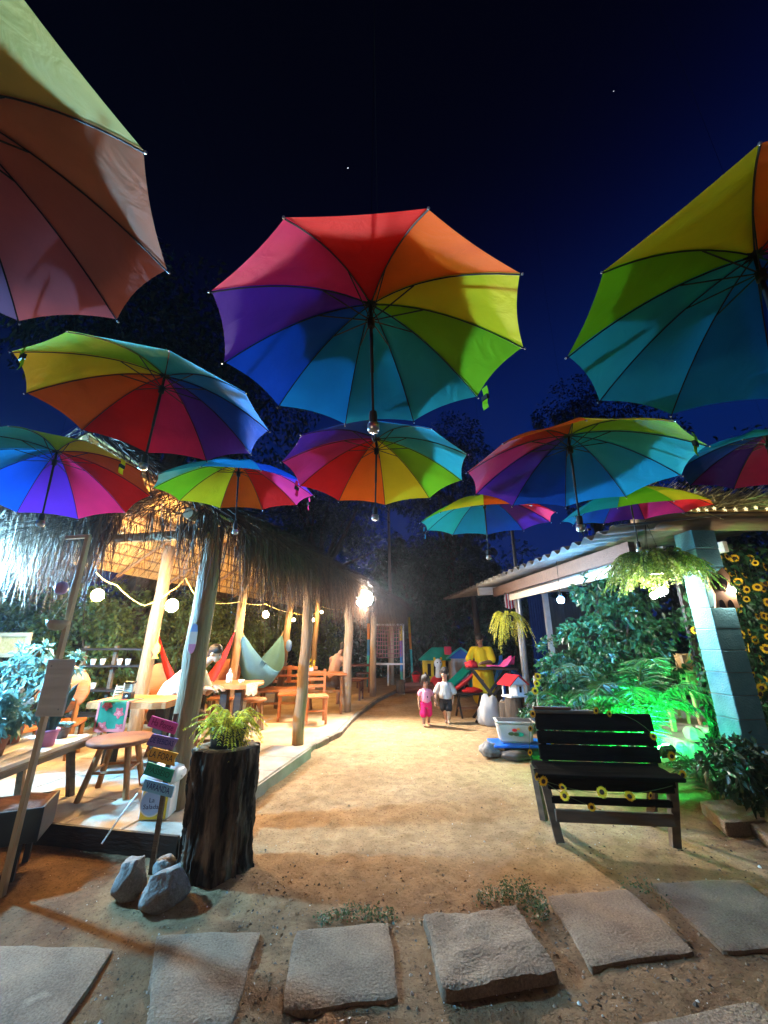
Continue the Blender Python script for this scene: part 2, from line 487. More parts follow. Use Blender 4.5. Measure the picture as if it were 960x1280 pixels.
# dry leaf litter
P = []; D = []
for i in range(1500):
    p = G(random.uniform(280, 960), random.uniform(1085, 1275)) if i < 1250 else G(random.uniform(660, 960), random.uniform(1030, 1120))
    if fbm(p.x, p.y, 2.3) < -.05: continue
    P.append((p.x, p.y, sand_z(p.x, p.y) + .004)); D.append((random.uniform(-1, 1), random.uniform(-1, 1), random.uniform(0, .25)))
leafy('dry_leaf', (.085, .055, .03), .1, .7)
tag(link_mesh('leaf_litter', leaf_mesh('leaf_litter', P, D, rng.uniform(.012, .03, len(P)), rng.uniform(.006, .014, len(P))), M['dry_leaf']), 'small dry leaves lying between the stone slabs', 'leaf litter', kind='stuff')

# sand floor under the thatched hut, patio slab at its front, kerb along the path
KERB = [G(x, y) for x, y in ((262, 1030), (309, 989), (332, 972), (360, 954), (392, 935), (424, 919), (437, 904), (449, 893), (470, 877), (493, 866), (512, 858), (535, 850))]
rows = []
for k in KERB[2:]:
    r = []
    for q in range(26):
        t = (q / 25) ** 1.3
        x, y = k.x - .05 - 6.5 * t, k.y + 1.3 * t
        r.append((x, y, .035 + .018 * fbm(x, y, 1.3) + .008 * fbm(x, y, 6)))
    rows.append(r)
fine = []
for a, b in zip(rows[:-1], rows[1:]):
    n = max(2, int((Vector(b[0]) - Vector(a[0])).length / .12))
    for i in range(n):
        rr = []
        for p, q in zip(a, b):
            p2 = Vector(p).lerp(Vector(q), i / n)
            rr.append((p2.x, p2.y, .05 + .016 * fbm(p2.x, p2.y, 1.3) + .012 * fbm(p2.x, p2.y, 5)))
        fine.append(rr)
mat('pale_sand', (.5, .34, .17), (.62, .45, .25), scale=3, rough=.95, bump=.6, bscale=25)
tag(MB().sheet(fine).build('sand_floor', M['pale_sand'], smooth=True), 'pale raised sand floor under the thatched hut', 'floor', kind='structure')
mat('patio_concrete', (.44, .37, .28), (.3, .25, .19), scale=4, rough=.75, bump=.25, bscale=30)
pa, pb = G(225, 1047, .12), G(60, 1030, .12)
pd = (pb - pa).normalized(); pn = Vector((pd.y, -pd.x, 0))
if pn.y < 0: pn = -pn
root = tag(MB().poly([pa + Vector((0.02, 0, -.13)), pa + pd * 5 + Vector((0, 0, -.13)), pa + pd * 5 + pn * 2.6 + Vector((0, 0, -.13)), pa + pn * 2.6 + Vector((.02, 0, -.13))], (0, 0, 1), .118).build('patio', M['patio_concrete']), 'raised concrete patio at the front of the thatched hut', 'patio', kind='structure')
MB().bar(pa + pn * -.014 + Vector((0, 0, -.085)), pa + pd * 5 + pn * -.014 + Vector((0, 0, -.085)), .025, .2).build('riser_shade', M['wood_dark'], root)  # added dark board, the shade on the patio front put into its colour
for i in range(9):                                     # large square tiles on the patio
    for j in range(5):
        c = pa + pd * (.26 + i * .52) + pn * (.26 + j * .52)
        MB().bevbox((c.x, c.y, -.004 + random.uniform(-.0015, .0015)), (.512, .512, .25), .006, math.atan2(pd.y, pd.x)).build('tile', M['patio_concrete'], root)
mat('kerb_stone', (.3, .25, .18), (.2, .165, .12), scale=10, rough=.9, bump=.6, bscale=40)
kroot = bpy.data.objects.new('kerb', None); COL.objects.link(kroot); kroot.location = (0, 0, 0)
tag(kroot, 'low curved kerb between the sandy path and the hut floor', 'kerb', kind='structure')
pts = []
for a, b in zip(KERB[:-1], KERB[1:]):
    L = (b - a).length; m_ = max(1, round(L / .45))
    for i in range(m_): pts.append(a.lerp(b, i / m_))
pts.append(KERB[-1])
for a, b in zip(pts[:-1], pts[1:]):
    d = (b - a).normalized(); h = random.uniform(.085, .1)
    MB().bevbox((a + b) / 2 + Vector((0, 0, h / 2 - .03)), ((b - a).length - .008, random.uniform(.075, .09), h), .012, math.atan2(d.y, d.x)).build('kerb_block', M['kerb_stone'], kroot)

# stepping slabs (corner pixels on a plane 6 cm up)
mat('slab_stone', (.235, .165, .105), (.15, .103, .065), scale=4, rough=.92, bump=.7, bscale=70, c3=(.3, .22, .145), grain=.4)
def slab(corners, label, seed, z=.014, rough=.0018, group='stepping slabs across the path'):
    c = [G(x, y, z) for x, y in corners]
    o = sum(c, Vector()) / 4
    N = 22; rows = []
    for i in range(N + 1):
        r = []
        for j in range(N + 1):
            u, v = i / N, j / N
            p = (c[0] * (1 - u) + c[1] * u) * (1 - v) + (c[3] * (1 - u) + c[2] * u) * v
            e = min(u, v, 1 - u, 1 - v)
            jit = max(0, 1 - e * 9)
            q = p + Vector((mnoise.noise((p * 5 + Vector((seed, 0, 0)))), mnoise.noise((p * 5 + Vector((0, seed, 4)))), 0)) * .013 * jit
            corner = max(0, 1 - (min(u, 1 - u) + min(v, 1 - v)) * 9)
            q = q.lerp(o, .018 * corner)
            q.z = z + rough * 2.2 * mnoise.fractal(q * 7 + Vector((seed, 0, 0)), .9, 2, 5) - .007 * max(0, 1 - e * 30) ** 1.5
            r.append(q - o)
        rows.append(r)
    mb = MB().sheet(rows)
    ring = [(0, j) for j in range(N + 1)] + [(i, N) for i in range(1, N + 1)] + [(N, j) for j in range(N - 1, -1, -1)] + [(i, 0) for i in range(N - 1, 0, -1)]
    top = [rows[i][j] for i, j in ring]
    lo1 = [p * 1.01 + Vector((random.uniform(-.004, .004), random.uniform(-.004, .004), -.03)) for p in top]
    lo2 = [p * 1.0 + Vector((0, 0, -.1)) for p in top]
    k = len(top)
    mb.add(top + lo1 + lo2, [(r * k + i, r * k + (i + 1) % k, (r + 1) * k + (i + 1) % k, (r + 1) * k + i) for r in range(2) for i in range(k)])
    ob = mb.build('stone_slab', M['slab_stone'], loc=o, smooth=True)
    return tag(ob, label, 'stone slab', group)
slab([(-130, 1178), (143, 1183), (62, 1300), (-260, 1300)], 'bluish lit stone slab at the lower left corner beside the wooden post', 1.3)
slab([(196, 1166), (325, 1163), (290, 1279), (184, 1284)], 'narrow stone slab just in front of the grey stones and tree stump', 5.1)
slab([(369, 1160), (487, 1151), (497, 1244), (353, 1262)], 'smooth nearly square stone slab directly below the low weeds strip, left of the rough slab', 9.7)
slab([(530, 1143), (646, 1130), (697, 1213), (553, 1234)], 'rough rippled stone slab standing highest with a dark gap under its front edge', 14.2, z=.045, rough=.008)
slab([(684, 1118), (786, 1110), (868, 1187), (738, 1206)], 'smooth stone slab right of the bushy green weeds', 21.0)
slab([(810, 1102), (928, 1098), (1040, 1180), (902, 1186)], 'large stone slab nearest the right edge below the black bench', 27.5)
slab([(800, 1277), (945, 1248), (1010, 1300), (800, 1340)], 'stone slab cut off by the bottom edge of the picture at right', 31.5, z=.012)
slab([(874, 1000), (958, 997), (985, 1022), (905, 1027)], 'dark stone slab in the shade right of the black bench, the farther one', 36.5, z=.09)
slab([(930, 1024), (1020, 1018), (1070, 1050), (975, 1058)], 'dark stone slab in the shade right of the black bench, the nearer one', 41.5, z=.07)

# weeds growing at the slab edges
def weeds(px, label, n, h):
    c = G(*px[0]); P = []; D = []
    for i in range(n):
        a, b = random.choice(px), random.choice(px)
        t = random.random(); p = G(a[0] * t + b[0] * (1 - t) + random.gauss(0, 4), a[1] * t + b[1] * (1 - t) + random.gauss(0, 4))
        q = p - c; q.z = sand_z(p.x, p.y) + random.uniform(0, h)
        P.append(q); D.append((random.gauss(0, .6), random.gauss(0, .6), random.uniform(.2, 1)))
    o = link_mesh('ground_weeds', leaf_mesh('ground_weeds', P, D, rng.uniform(.012, .03, n), rng.uniform(.006, .013, n)), M['weed'], loc=c)
    tag(o, label, 'weeds', kind='stuff')
leafy('weed', (.055, .095, .03), .25)
weeds([(600, 1128), (630, 1118), (655, 1118), (675, 1130), (680, 1150)], 'bushy green weeds growing between two stone slabs', 900, .07)
weeds([(400, 1152), (430, 1142), (460, 1140), (490, 1146)], 'low weeds along the far edge of the square slab', 420, .03)
weeds([(780, 1108), (810, 1112), (838, 1135)], 'sparse weeds beside the large right slab', 120, .03)

# ================================================================ lamps
def bulb(px, py, Y, label, r=.055, group='warm bulbs strung under the thatch'):
    p = at(px, py, Y)
    t = thing('string_bulb', label, 'bulb', p, 0, group)
    MB().sphere((0, 0, 0), (r, r, r * 1.1), 12, 8).build('bulb', M['bulb_warm'], t, True)
    MB().lathe([(.012, .03), (.018, .034), (.018, .075), (.008, .08)], 10, (0, 0, r * .3)).build('socket', M['cable_black'], t)
    return p
BULBS = [bulb(122, 744, 5.0, 'warm bulb hanging beside the wooden post, leftmost of the string', .068),
         bulb(215, 757, 5.3, 'warm bulb hanging beside the bark post behind the planted stump', .075),
         bulb(332, 768, 7.4, 'warm bulb above the blue hammock'),
         bulb(367, 775, 9.3, 'small warm bulb just left of the bark post nearest the kerb', .032),
         bulb(391, 775, 10.2, 'small warm bulb between two bark posts, lower one', .032),
         bulb(402, 765, 11.0, 'small warm bulb under the fringe, highest in the far string', .03)]
def flood(name, label, p, aim, m, size=.16, group=None, cat='floodlight', shape='disc'):
    t = thing(name, label, cat, p, 0, group)
    d = (Vector(aim) - Vector(p)).normalized()
    Mx = d.to_track_quat('Y', 'Z').to_matrix()
    Mx = d.to_track_quat('Y', 'Z').to_matrix()
    h = bpy.data.objects.new('head', MB().bevbox((0, -.045, 0), (size * 1.25, .07, size * 1.0), .012).mesh('lamp_head')); h.data.materials.append(M['metal_black'])
    COL.objects.link(h); h.parent = t; h.rotation_euler = Mx.to_euler()
    MB().poly([(size * .58 * math.cos(a), -.0095, size * .48 * math.sin(a)) for a in [k * PI / 12 for k in range(24)]], (0, 1, 0), .004).build('lens', m, h)
    MB().bar((-size * .7, -.04, 0), (-size * .7, -.04, -size * .8), .012, .012).bar((size * .7, -.04, 0), (size * .7, -.04, -size * .8), .012, .012).bar((-size * .7, -.04, -size * .8), (size * .7, -.04, -size * .8), .012, .012).build('bracket', M['metal_black'], h)
    return t
FL = at(454, 748, 8.45)
flood('flood_lamp', 'bright white floodlight fixed to the edge of the thatch, facing the path', FL, (.2, 0, .6), M['flood_white'], .34)
pz = at(701, 750, 5.1)
t = thing('hanging_lamp', 'small blue white lamp shining in front of the leafy shrub under the corrugated roof', 'lamp', pz)
MB().sphere((0, 0, 0), .042, 12, 8).build('globe', M['spot_blue'], t, True); MB().tube([(0, 0, .04), (.01, 0, .5)], .004, 5).lathe([(.02, .036), (.02, .07), (.001, .075)], 10).build('fitting', M['metal_black'], t)
flood('garden_spotlight', 'green garden spotlight low among the palms behind the black bench', at(829, 934, 4.7), (2.75, 6.0, 1.5), M['spot_green'], .12)
t = thing('garden_lamp', 'cool white globe lamp on a pole left of the plant table, outside the picture', 'lamp', (-4.1, 3.7, 0.07))
MB().sphere((0, 0, 1.98), .055, 14, 9).build('globe', M['lamp_cool'], t, True); MB().tube([(0, 0, -.05), (0, 0, 1.93)], .018, 8).lathe([(.03, 1.915), (.045, 1.93), (.03, 1.945), (.001, 1.945)], 12).build('pole', M['metal_black'], t)
flood('flood_lamp', 'warm floodlight on the entrance wall behind the viewer, outside the picture', (-3.3, -4.2, 2.1), (.3, 3.0, 1.9), M['lamp_back'], .3)
mat('entrance_plaster', (.4, .33, .26), (.34, .28, .22), scale=3, bump=.2)
tag(MB().box((-3.3, -4.45, 1.4), (3.5, .2, 2.9)).build('entrance_wall', M['entrance_plaster']), 'plain entrance wall behind the viewer carrying the warm floodlight', 'wall')
pf = at(825, 742, 4.3)
t = thing('hanging_lamp', 'white glass lamp cluster glowing under the big hanging fern', 'lamp', pf)
for dx, dz, r in ((-.07, -.02, .035), (.0, .01, .04), (.06, .03, .03)):
    MB().sphere((dx, 0, dz), r, 12, 8).build('globe', M['lamp_fern'], t, True)
MB().tube([(-.07, 0, .01), (0, 0, .07), (.06, 0, .06)], .006).tube([(0, 0, .07), (0, 0, .5)], .003).build('fitting', M['metal_black'], t)

pw = at(914, 738, 3.95)
t = thing('wall_lamp', 'small white lamp glowing beside the cut out on the blue pillar', 'lamp', pw)
MB().sphere((0, 0, 0), .035, 12, 8).build('globe', M['lamp_wall'], t, True); MB().bar((0, 0, .03), (-.03, .1, .05), .012, .012).lathe([(.02, .028), (.02, .05), (.001, .055)], 10).build('bracket', M['metal_black'], t)

# ================================================================ umbrellas
UC = [(.7, .008, .008), (.85, .12, .005), (.74, .58, .012), (.22, .5, .008), (.03, .42, .44), (.02, .38, .56), (.01, .25, .62), (.006, .075, .55), (.12, .02, .4), (.82, .025, .17)]
UN = ['red', 'orange', 'yellow', 'lime', 'turquoise', 'sky', 'azure', 'blue', 'purple', 'pink']
for n_, c in zip(UN, UC): cloth('canopy_' + n_, c, .28)
mat('rib_metal', (.008, .008, .009), rough=.5); mat('grip_black', (.015, .015, .015), rough=.5)
UR, UH = .55, .225
def prof(t): return UR * t, UH * (1 - t ** 1.85)
panel_rows = []
for i in range(11):
    t0 = i / 10; r = []
    for j in range(9):
        a = -1 + j / 4
        t = max(t0 * (1 - .026 * (1 - a * a) * t0 ** 2), .012)
        rr, z = prof(t)
        ch = math.cos(PI / 10) / math.cos(a * PI / 10)            # taut chord between the ribs
        x = rr * ch
        r.append((x * math.cos(a * PI / 10), x * math.sin(a * PI / 10), z - .012 * (1 - a * a) * math.sin(PI * t0)))
    panel_rows.append(r)
panel_me = MB().sheet(panel_rows).mesh('umbrella_panel', True)
panel_me.materials.append(M['canopy_red'])
mb = MB().tube([(UR * t - .0 , 0, UH * (1 - t ** 1.85) - .006) for t in [k / 10 for k in range(11)]] + [(UR * 1.012, 0, -.008)], .0024, 5)
rib_me = mb.mesh('umbrella_rib'); rib_me.materials.append(M['rib_metal'])
st_me = MB().bar((.012, 0, UH - .075), (UR * .36, 0, prof(.36)[1] - .008), .0035, .0035).mesh('umbrella_stretcher'); st_me.materials.append(M['rib_metal'])
tip_me = MB().sphere((UR * 1.012, 0, -.008), .004, 6, 4).mesh('umbrella_tip'); tip_me.materials.append(M['steel'])
shaft_me = MB().tube([(0, 0, UH + .0), (0, 0, UH - .3)], .0065, 8).tube([(0, 0, UH - .3), (0, 0, UH - .46)], .005, 8).mesh('umbrella_shaft'); shaft_me.materials.append(M['rib_metal'])
run_me = MB().lathe([(.008, UH - .11), (.014, UH - .105), (.014, UH - .07), (.01, UH - .065)], 10).mesh('umbrella_runner'); run_me.materials.append(M['grip_black'])
ferr_me = MB().lathe([(.03, UH - .002), (.012, UH + .012), (.006, UH + .016), (.005, UH + .05), (.001, UH + .052)], 10).mesh('umbrella_ferrule'); ferr_me.materials.append(M['grip_black'])
grip_me = MB().lathe([(.004, UH - .455), (.013, UH - .46), (.015, UH - .475), (.015, UH - .5), (.012, UH - .505)], 12).mesh('umbrella_grip'); grip_me.materials.append(M['grip_black'])
cap_me = MB().lathe([(.013, UH - .505), (.02, UH - .507), (.021, UH - .53), (.017, UH - .537), (.001, UH - .538)][::-1], 14).mesh('umbrella_cap', True); cap_me.materials.append(M['steel'])
loop_me = MB().tube([(.012 * math.cos(a), 0, UH - .555 + .02 * math.sin(a)) for a in [k * PI / 6 for k in range(13)]], .0015, 4, False).mesh('umbrella_loop'); loop_me.materials.append(M['grip_black'])
strap_me = MB().sheet([[(-.004 + .006 * math.sin(k), y, -.017 * k) for y in (-.016, .016)] for k in range(7)], .0015).mesh('umbrella_strap'); strap_me.materials.append(M['canopy_lime'])
patch_me = MB().box((-.004, 0, -.05), (.012, .034, .022)).mesh('strap_fastener'); patch_me.materials.append(M['grip_black'])
for n_, c in zip(UN, UC): cloth('warmlit_' + n_, tuple(.5 * a_ + .5 * b_ for a_, b_ in zip(c, (.42, .3, .2))), .3)  # warm back light mixed into the canopy colours of the corner umbrella
def umbrella(q, sg, scale, strap, label, strapc=3, pre='canopy_'):
    nrm = Vector((math.sin(q[3]), math.sin(q[4]), 1)).normalized()
    e1 = (Vector((1, 0, 0)) - nrm * nrm.x).normalized(); e2 = nrm.cross(e1)
    c = Vector((0, 0, EYE)) + (Vector(q[:3]) - Vector((0, 0, EYE))) * 1.0
    ca, sa = math.cos(q[5]), math.sin(q[5])
    f1, f2 = e1 * ca + e2 * sa, e2 * ca - e1 * sa
    t = thing('umbrella', label, 'umbrella', c, 0, 'rainbow umbrellas hung over the path')
    t.rotation_euler = Matrix((f1, f2, nrm)).transposed().to_euler()
    t.scale = (scale,) * 3
    def part(n_, me, rz=0, loc=(0, 0, 0), par=t): return link_mesh(n_, me, None, par, loc, (0, 0, rz))
    for k in range(10):
        o = part('panel', panel_me, sg * PI / 5 * (k + .5))
        o.material_slots[0].link = 'OBJECT'; o.material_slots[0].material = M[pre + UN[k]]
        o['label'] = UN[k] + ' canopy panel'
        rb = part('rib', rib_me, sg * PI / 5 * k)
        part('stretcher', st_me, 0, par=rb); part('rib_tip', tip_me, 0, par=rb)
    part('shaft', shaft_me); part('runner', run_me); part('ferrule', ferr_me)
    g = part('handle', grip_me); part('end_cap', cap_me, par=g); part('wrist_loop', loop_me, par=g)
    a = sg * PI / 5 * strap
    o = part('strap', strap_me, a, (UR * .965 * math.cos(a), UR * .965 * math.sin(a), .0))
    o.material_slots[0].link = 'OBJECT'; o.material_slots[0].material = M['canopy_' + UN[strapc]]
    part('fastener', patch_me, 0, par=o)
    # the hanging string goes straight up to a cable across the path
    return c + nrm * (UH + .05) * scale
tops = []
UDEF = [
 ((-1.115, 0.599, 2.566, -0.05, -0.041, 1.285), -1, 1.0, 5.5, 'nearest left umbrella, cut off by the upper left corner, with salmon and pale green panels', 5),
 ((-0.045, 1.191, 2.496, -0.027, -0.053, 4.356), 1, 1.0, 3.8, 'large umbrella in the middle of the picture with its whole rainbow underside showing', 3),
 ((1.153, 0.925, 2.431, 0.085, 0.01, 5.196), -1, 1.0, 8.5, 'large umbrella cut off by the right edge with green and teal panels', 8),
 ((-1.151, 1.727, 2.587, 0.026, 0.005, 2.161), 1, 1.0, 3.25, 'left umbrella below the corner one, tilted, with a black and green strap on its left', 3),
 ((-2.103, 2.288, 2.449, -0.164, 0.126, 1.28), -1, 1.0, 2.4, 'deep blue, pink and red umbrella at the left edge above the thatch', 2),
 ((-1.147, 2.868, 2.597, -0.029, -0.082, 0.912), 1, 1.07, 9.2, 'low umbrella with green, yellow and orange underside over the bark post of the hut', 9),
 ((-0.051, 2.297, 2.519, 0.009, 0.044, 2.725), -1, 1.06, 9.8, 'umbrella directly below the large middle one with a pink strap at its left', 9),
 ((0.853, 3.147, 2.434, -0.013, -0.053, -0.588), -1, 1.0, 4.6, 'flat looking teal umbrella with a lime rim, half hidden behind the orange and blue one', 5),
 ((1.05, 2.001, 2.375, 0.029, 0.001, 3.111), 1, 1.06, 3.5, 'umbrella with an orange and yellow near rim and deep blue underside, right of centre', 3),
 ((2.287, 3.434, 2.596, -0.067, -0.131, 0.206), -1, 1.1, 7.5, 'farthest right umbrella with a cream rim seen nearly edge on above the brown beam', 7),
 ((2.671, 2.476, 2.652, 0.109, -0.074, 0.592), -1, 1.0, 2.5, 'umbrella at the right edge with a pink panel, below the green and teal one', 2)]
for q, sg, sc, st, lab, stc in UDEF: tops.append(umbrella(q, sg, sc, st, lab, stc, 'warmlit_' if 'salmon' in lab else 'canopy_'))
ZC = 4.5
SN = ['above the nearest left umbrella', 'rising from the large middle umbrella', 'above the large umbrella cut by the right edge', 'above the tilted left umbrella with the black fastener', 'above the blue and pink umbrella at the left edge', 'above the low green and orange umbrella', 'above the umbrella below the large middle one', 'above the flat teal umbrella', 'above the orange rimmed blue umbrella', 'above the cream rimmed umbrella over the brown beam', 'above the pink and teal umbrella at the right edge']
for i, (tp, d) in enumerate(zip(tops, UDEF)):
    o = MB().tube([(0, 0, 0), (0, 0, ZC - tp.z)], .0012 if i == 1 else .0005, 4).build('hanging_string', M['cable_black'], loc=tp)
    tag(o, 'thin string ' + SN[i], 'string', 'strings holding the umbrellas')
for xs_, lab in (((-2.1, -1.13), 'dark overhead cable above the left row of umbrellas'), ((-.05,), 'dark overhead cable above the middle row of umbrellas'), ((1.08,), 'dark overhead cable above the right row of umbrellas'), ((2.4,), 'dark overhead cable above the two umbrellas at the right edge')):
    x = xs_[0]
    o = MB().tube([(xs_[-1] + .0, -6, ZC + .05), (xs_[-1], 1.2, ZC - .01), (xs_[-1], 9, ZC + .08)], .0016 if len(xs_) == 1 and x < 0 else .0004, 5).build('cable', M['cable_black'])
    tag(o, lab, 'cable', 'overhead cables over the path')
for px, py, lab in ((435, 210, 'bright star over the large middle umbrella'), (767, 114, 'faint star in the upper right of the sky')):
    o = MB().sphere((0, 0, 0), .22 if px < 500 else .15, 6, 4).build('star', M['star_glow'], loc=at(px, py, 150)); tag(o, lab, 'star')
# ================================================================ thatched hut
UX, UY = .21 / math.hypot(.21, .978), .978 / math.hypot(.21, .978)
def HS(s, t, z=0.0): return Vector((-2.64 + UX * s - UY * t, UY * s + UX * t, z))
SL0, SL1, T0, T1, TR, ZE, ZR = 3.75, 14.7, -.28, 3.4, 1.6, 2.62, 3.75
hut = thing('thatched_hut', 'long open hut with bark posts and shaggy thatch left of the path', 'hut', (0, 0, 0))
def post(name, base, top, r0, r1, m, parent, lab=None):
    pts = []; n = 9
    for i in range(n):
        t = i / (n - 1); p = base.lerp(top, t)
        w = .014 if 0 < i < n - 1 else 0
        pts.append(p + Vector((random.uniform(-w, w), random.uniform(-w, w), 0)))
    o = MB().tube(pts, [r0 + (r1 - r0) * i / (n - 1) for i in range(n)], 14, wob=.05).build(name, m, parent, True)
    if lab: o['label'] = lab
    return o
def gpost(px, py, r, m, lab, dx=0, top=2.75):
    b = G(px, py, .0); return post('post', b, b + Vector((dx, 0, top)), r, r * .88, m, hut, lab)
b1 = Vector((-1.83, 4.0, -.05)); post('post', b1, Vector((-1.79, 4.0, 2.8)), .112, .1, M['post_bark'], hut, 'thick bark post behind the planted stump')
gpost(372, 935, .088, M['post_bark'], 'bark post beside the kerb', .05)
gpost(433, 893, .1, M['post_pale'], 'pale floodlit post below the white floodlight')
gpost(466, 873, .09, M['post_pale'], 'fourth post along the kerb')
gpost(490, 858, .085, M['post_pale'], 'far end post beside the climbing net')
for (px, Y, r, lab) in ((190, 6.1, .095, 'inner post with the yellow charm'), (297, 7.7, .085, 'inner post where the blue hammock begins'), (355, 9.6, .08, 'leaning inner post where the blue hammock ends'), (394, 11.3, .075, 'inner post nearest the far tables')):
    a = at(px, 790, Y); post('post', Vector((a.x - .03, Y, -.02)), Vector((a.x + .05 + (.1 if px == 355 else 0), Y, 2.9)), r, r * .9, M['post_bark'], hut, lab)
mat('straw_mat', (.6, .4, .16), (.46, .28, .1), scale=14, stretch=(1, 1, 1), rough=.8, bump=.4, bscale=60)
wood('batten_wood', (.3, .17, .07), (.2, .1, .04)); wood('beam_wood', (.32, .2, .1), (.22, .13, .06))
def slope_z(t): return ZE + (ZR - ZE) * (1 - abs(t - TR) / (TR - T0 if t < TR else T1 - TR))
# woven mat sheets (underside), battens along, rafters across
for ta, tb, n_ in ((T0, TR, 8), (T1, TR, 8)):
    rows = [[HS(s, ta + (tb - ta) * k / n_, slope_z(ta + (tb - ta) * k / n_) - .0) for k in range(n_ + 1)] for s in np.linspace(SL0, SL1, 12)]
    MB().sheet(rows, .02).build('roof_mat', M['straw_mat'], hut)
    for k in range(1, 9):
        t = ta + (tb - ta) * k / 9
        MB().bar(HS(SL0, t, slope_z(t) - .035), HS(SL1, t, slope_z(t) - .035), .03, .026).build('batten', M['batten_wood'], hut)
    for s in np.linspace(SL0 + .15, SL1 - .15, 10):
        MB().tube([HS(s, ta, ZE - .075), HS(s, tb, ZR - .075)], .03, 7).build('rafter', M['batten_wood'], hut)
for t in (0.0, 2.2):
    MB().tube([HS(SL0 - .1, t, slope_z(t) - .14), HS(SL1, t, slope_z(t) - .14)], .055, 9, wob=.05).build('beam', M['beam_wood'], hut)
MB().tube([HS(SL0 + .12, -.1, 2.5), HS(SL0 + .12, T1, 2.5)], .05, 9, wob=.05).build('beam', M['beam_wood'], hut)
MB().tube([HS(SL0, TR, ZR - .06), HS(SL1, TR, ZR - .06)], .05, 9).build('ridge_beam', M['beam_wood'], hut)
# thatch: shaggy blades over the slopes and long fringes along the eaves
P = []; D = []; L = []; B = []
n = 20000
for i in range(n):
    s = random.uniform(SL0 - .1, SL1 + .1); side = random.random() < .62
    k = random.random()
    t = (TR + (T0 - TR) * k) if side else (TR + (T1 - TR) * k)
    p = HS(s, t, slope_z(t) + random.uniform(.03, .13))
    out = HS(s, t - 1 if side else t + 1) - HS(s, t)
    P.append(p); D.append(out + Vector((random.gauss(0, .35), random.gauss(0, .35), -.55 + random.gauss(0, .2))))
    L.append(random.uniform(.25, .6)); B.append((0, 0, -random.uniform(.02, .15)))
leafy('thatch', (.05, .028, .015), .05, .6, .8); leafy('thatch_fringe', (.09, .05, .027), .12, .65, .8)
link_mesh('thatch', strand_mesh('thatch', P, D, np.array(L), rng.uniform(.006, .022, n), np.array(B), 2), M['thatch'], hut)['kind'] = 'stuff'
P = []; D = []; L = []; B = []; Wd = []
def fringe(a, b, n_cl, lo, hi, per=30, spread=.05):
    a, b = Vector(a), Vector(b); d = (b - a).normalized(); nn = Vector((d.y, -d.x, 0))
    for c in range(n_cl):
        t = (c + random.random()) / n_cl; base = a.lerp(b, t)
        ln = random.uniform(lo * random.uniform(.6, 1), hi) * (1 + .25 * math.sin(t * 47) * math.sin(t * 21))
        cx = random.gauss(0, .02)
        for k in range(random.randint(per // 2, per)):
            off = random.gauss(0, spread)
            P.append(base + d * off + nn * random.gauss(.02, .05) + Vector((0, 0, random.uniform(-.12, .1))))
            D.append(Vector((0, 0, -1)) + d * random.gauss(0, .05) + nn * random.gauss(.06, .06))
            L.append(ln * random.uniform(.45, 1.1)); B.append(d * (-off * .6 + cx + random.gauss(0, .05)) + nn * random.gauss(0, .05) + Vector((0, 0, abs(random.gauss(0, .05))))); Wd.append(random.choice((.004, .006, .008, .012, .02)) * random.uniform(.7, 1.2))
EZ = ZE + .04
fringe(HS(SL0 + .3, T0, EZ), HS(7.0, T0, EZ), 100, .6, .95, 38, .045)
fringe(HS(7.0, T0, EZ), HS(SL1, T0, EZ), 150, .7, .98, 42, .07)
fringe(HS(SL1, T0, EZ), HS(SL1, T0 + .8, EZ), 16, .7, .95, 40, .07)
fA = HS(SL0, T0 + .1, EZ); gA, gB = at(262, 700, fA.y + .1), at(176, 700, fA.y + .25)
tA, tB = .22, 1.02
fringe(HS(SL0, tB, EZ + .05), HS(SL0, 4.4, EZ), 75, .62, .92, 48, .07)
fringe(HS(SL0 - .12, tB, EZ + .05), HS(SL0 - .12, 4.4, EZ + .1), 50, .4, .7, 40, .08)
fringe(HS(SL0, tA, EZ + .05), HS(SL0, tB, EZ + .05), 7, .2, .6, 22, .02)
fringe(HS(SL0, T0, EZ), HS(SL0, tA, EZ), 10, .5, .8, 34)
n = len(P)
link_mesh('thatch_fringe', strand_mesh('thatch_fringe', P, D, np.array(L), np.array(Wd), np.array([tuple(b) for b in B]), 3), M['thatch_fringe'], hut)['kind'] = 'stuff'
# ragged mat of leaf bases above the front eave so that the front reads as deep thatch
P = []; D = []; L = []
for i in range(5200):
    t = random.uniform(tB if random.random() < .93 else T0, 4.5); k = random.random()
    P.append(HS(SL0 + .05 + k * .8, t, ZE + .1 + k * .55 + random.uniform(-.05, .1))); D.append(HS(-1, random.gauss(0, .35)) - HS(0, 0) + Vector((0, 0, -.7 + random.gauss(0, .25)))); L.append(random.uniform(.25, .6))
link_mesh('hip_thatch', strand_mesh('hip_thatch', P, D, np.array(L), rng.uniform(.006, .016, len(P)), np.zeros((len(P), 3)), 2), M['thatch'], hut)['kind'] = 'stuff'

# light cord of the bulbs
def sag(a, b, s, n=8): return [Vector(a).lerp(Vector(b), i / n) - Vector((0, 0, s * 4 * (i / n) * (1 - i / n))) for i in range(n + 1)]
cp = [at(120, 715, 5.0), at(146, 731, 5.1), at(180, 757, 5.2), at(214, 738, 5.25), at(232, 722, 5.3), at(252, 752, 5.6), at(300, 752, 7.0), at(332, 755, 7.4), at(366, 766, 9.3), at(391, 768, 10.2), at(402, 758, 11.0), at(425, 762, 12)]
mb = MB()
for a, b in zip(cp[:-1], cp[1:]): mb.tube(sag(a, b, .03, 6), .008, 6)
tag(mb.build('light_cord', M['cord_yellow']), 'yellow light cord looping between the warm bulbs under the thatch', 'cord')

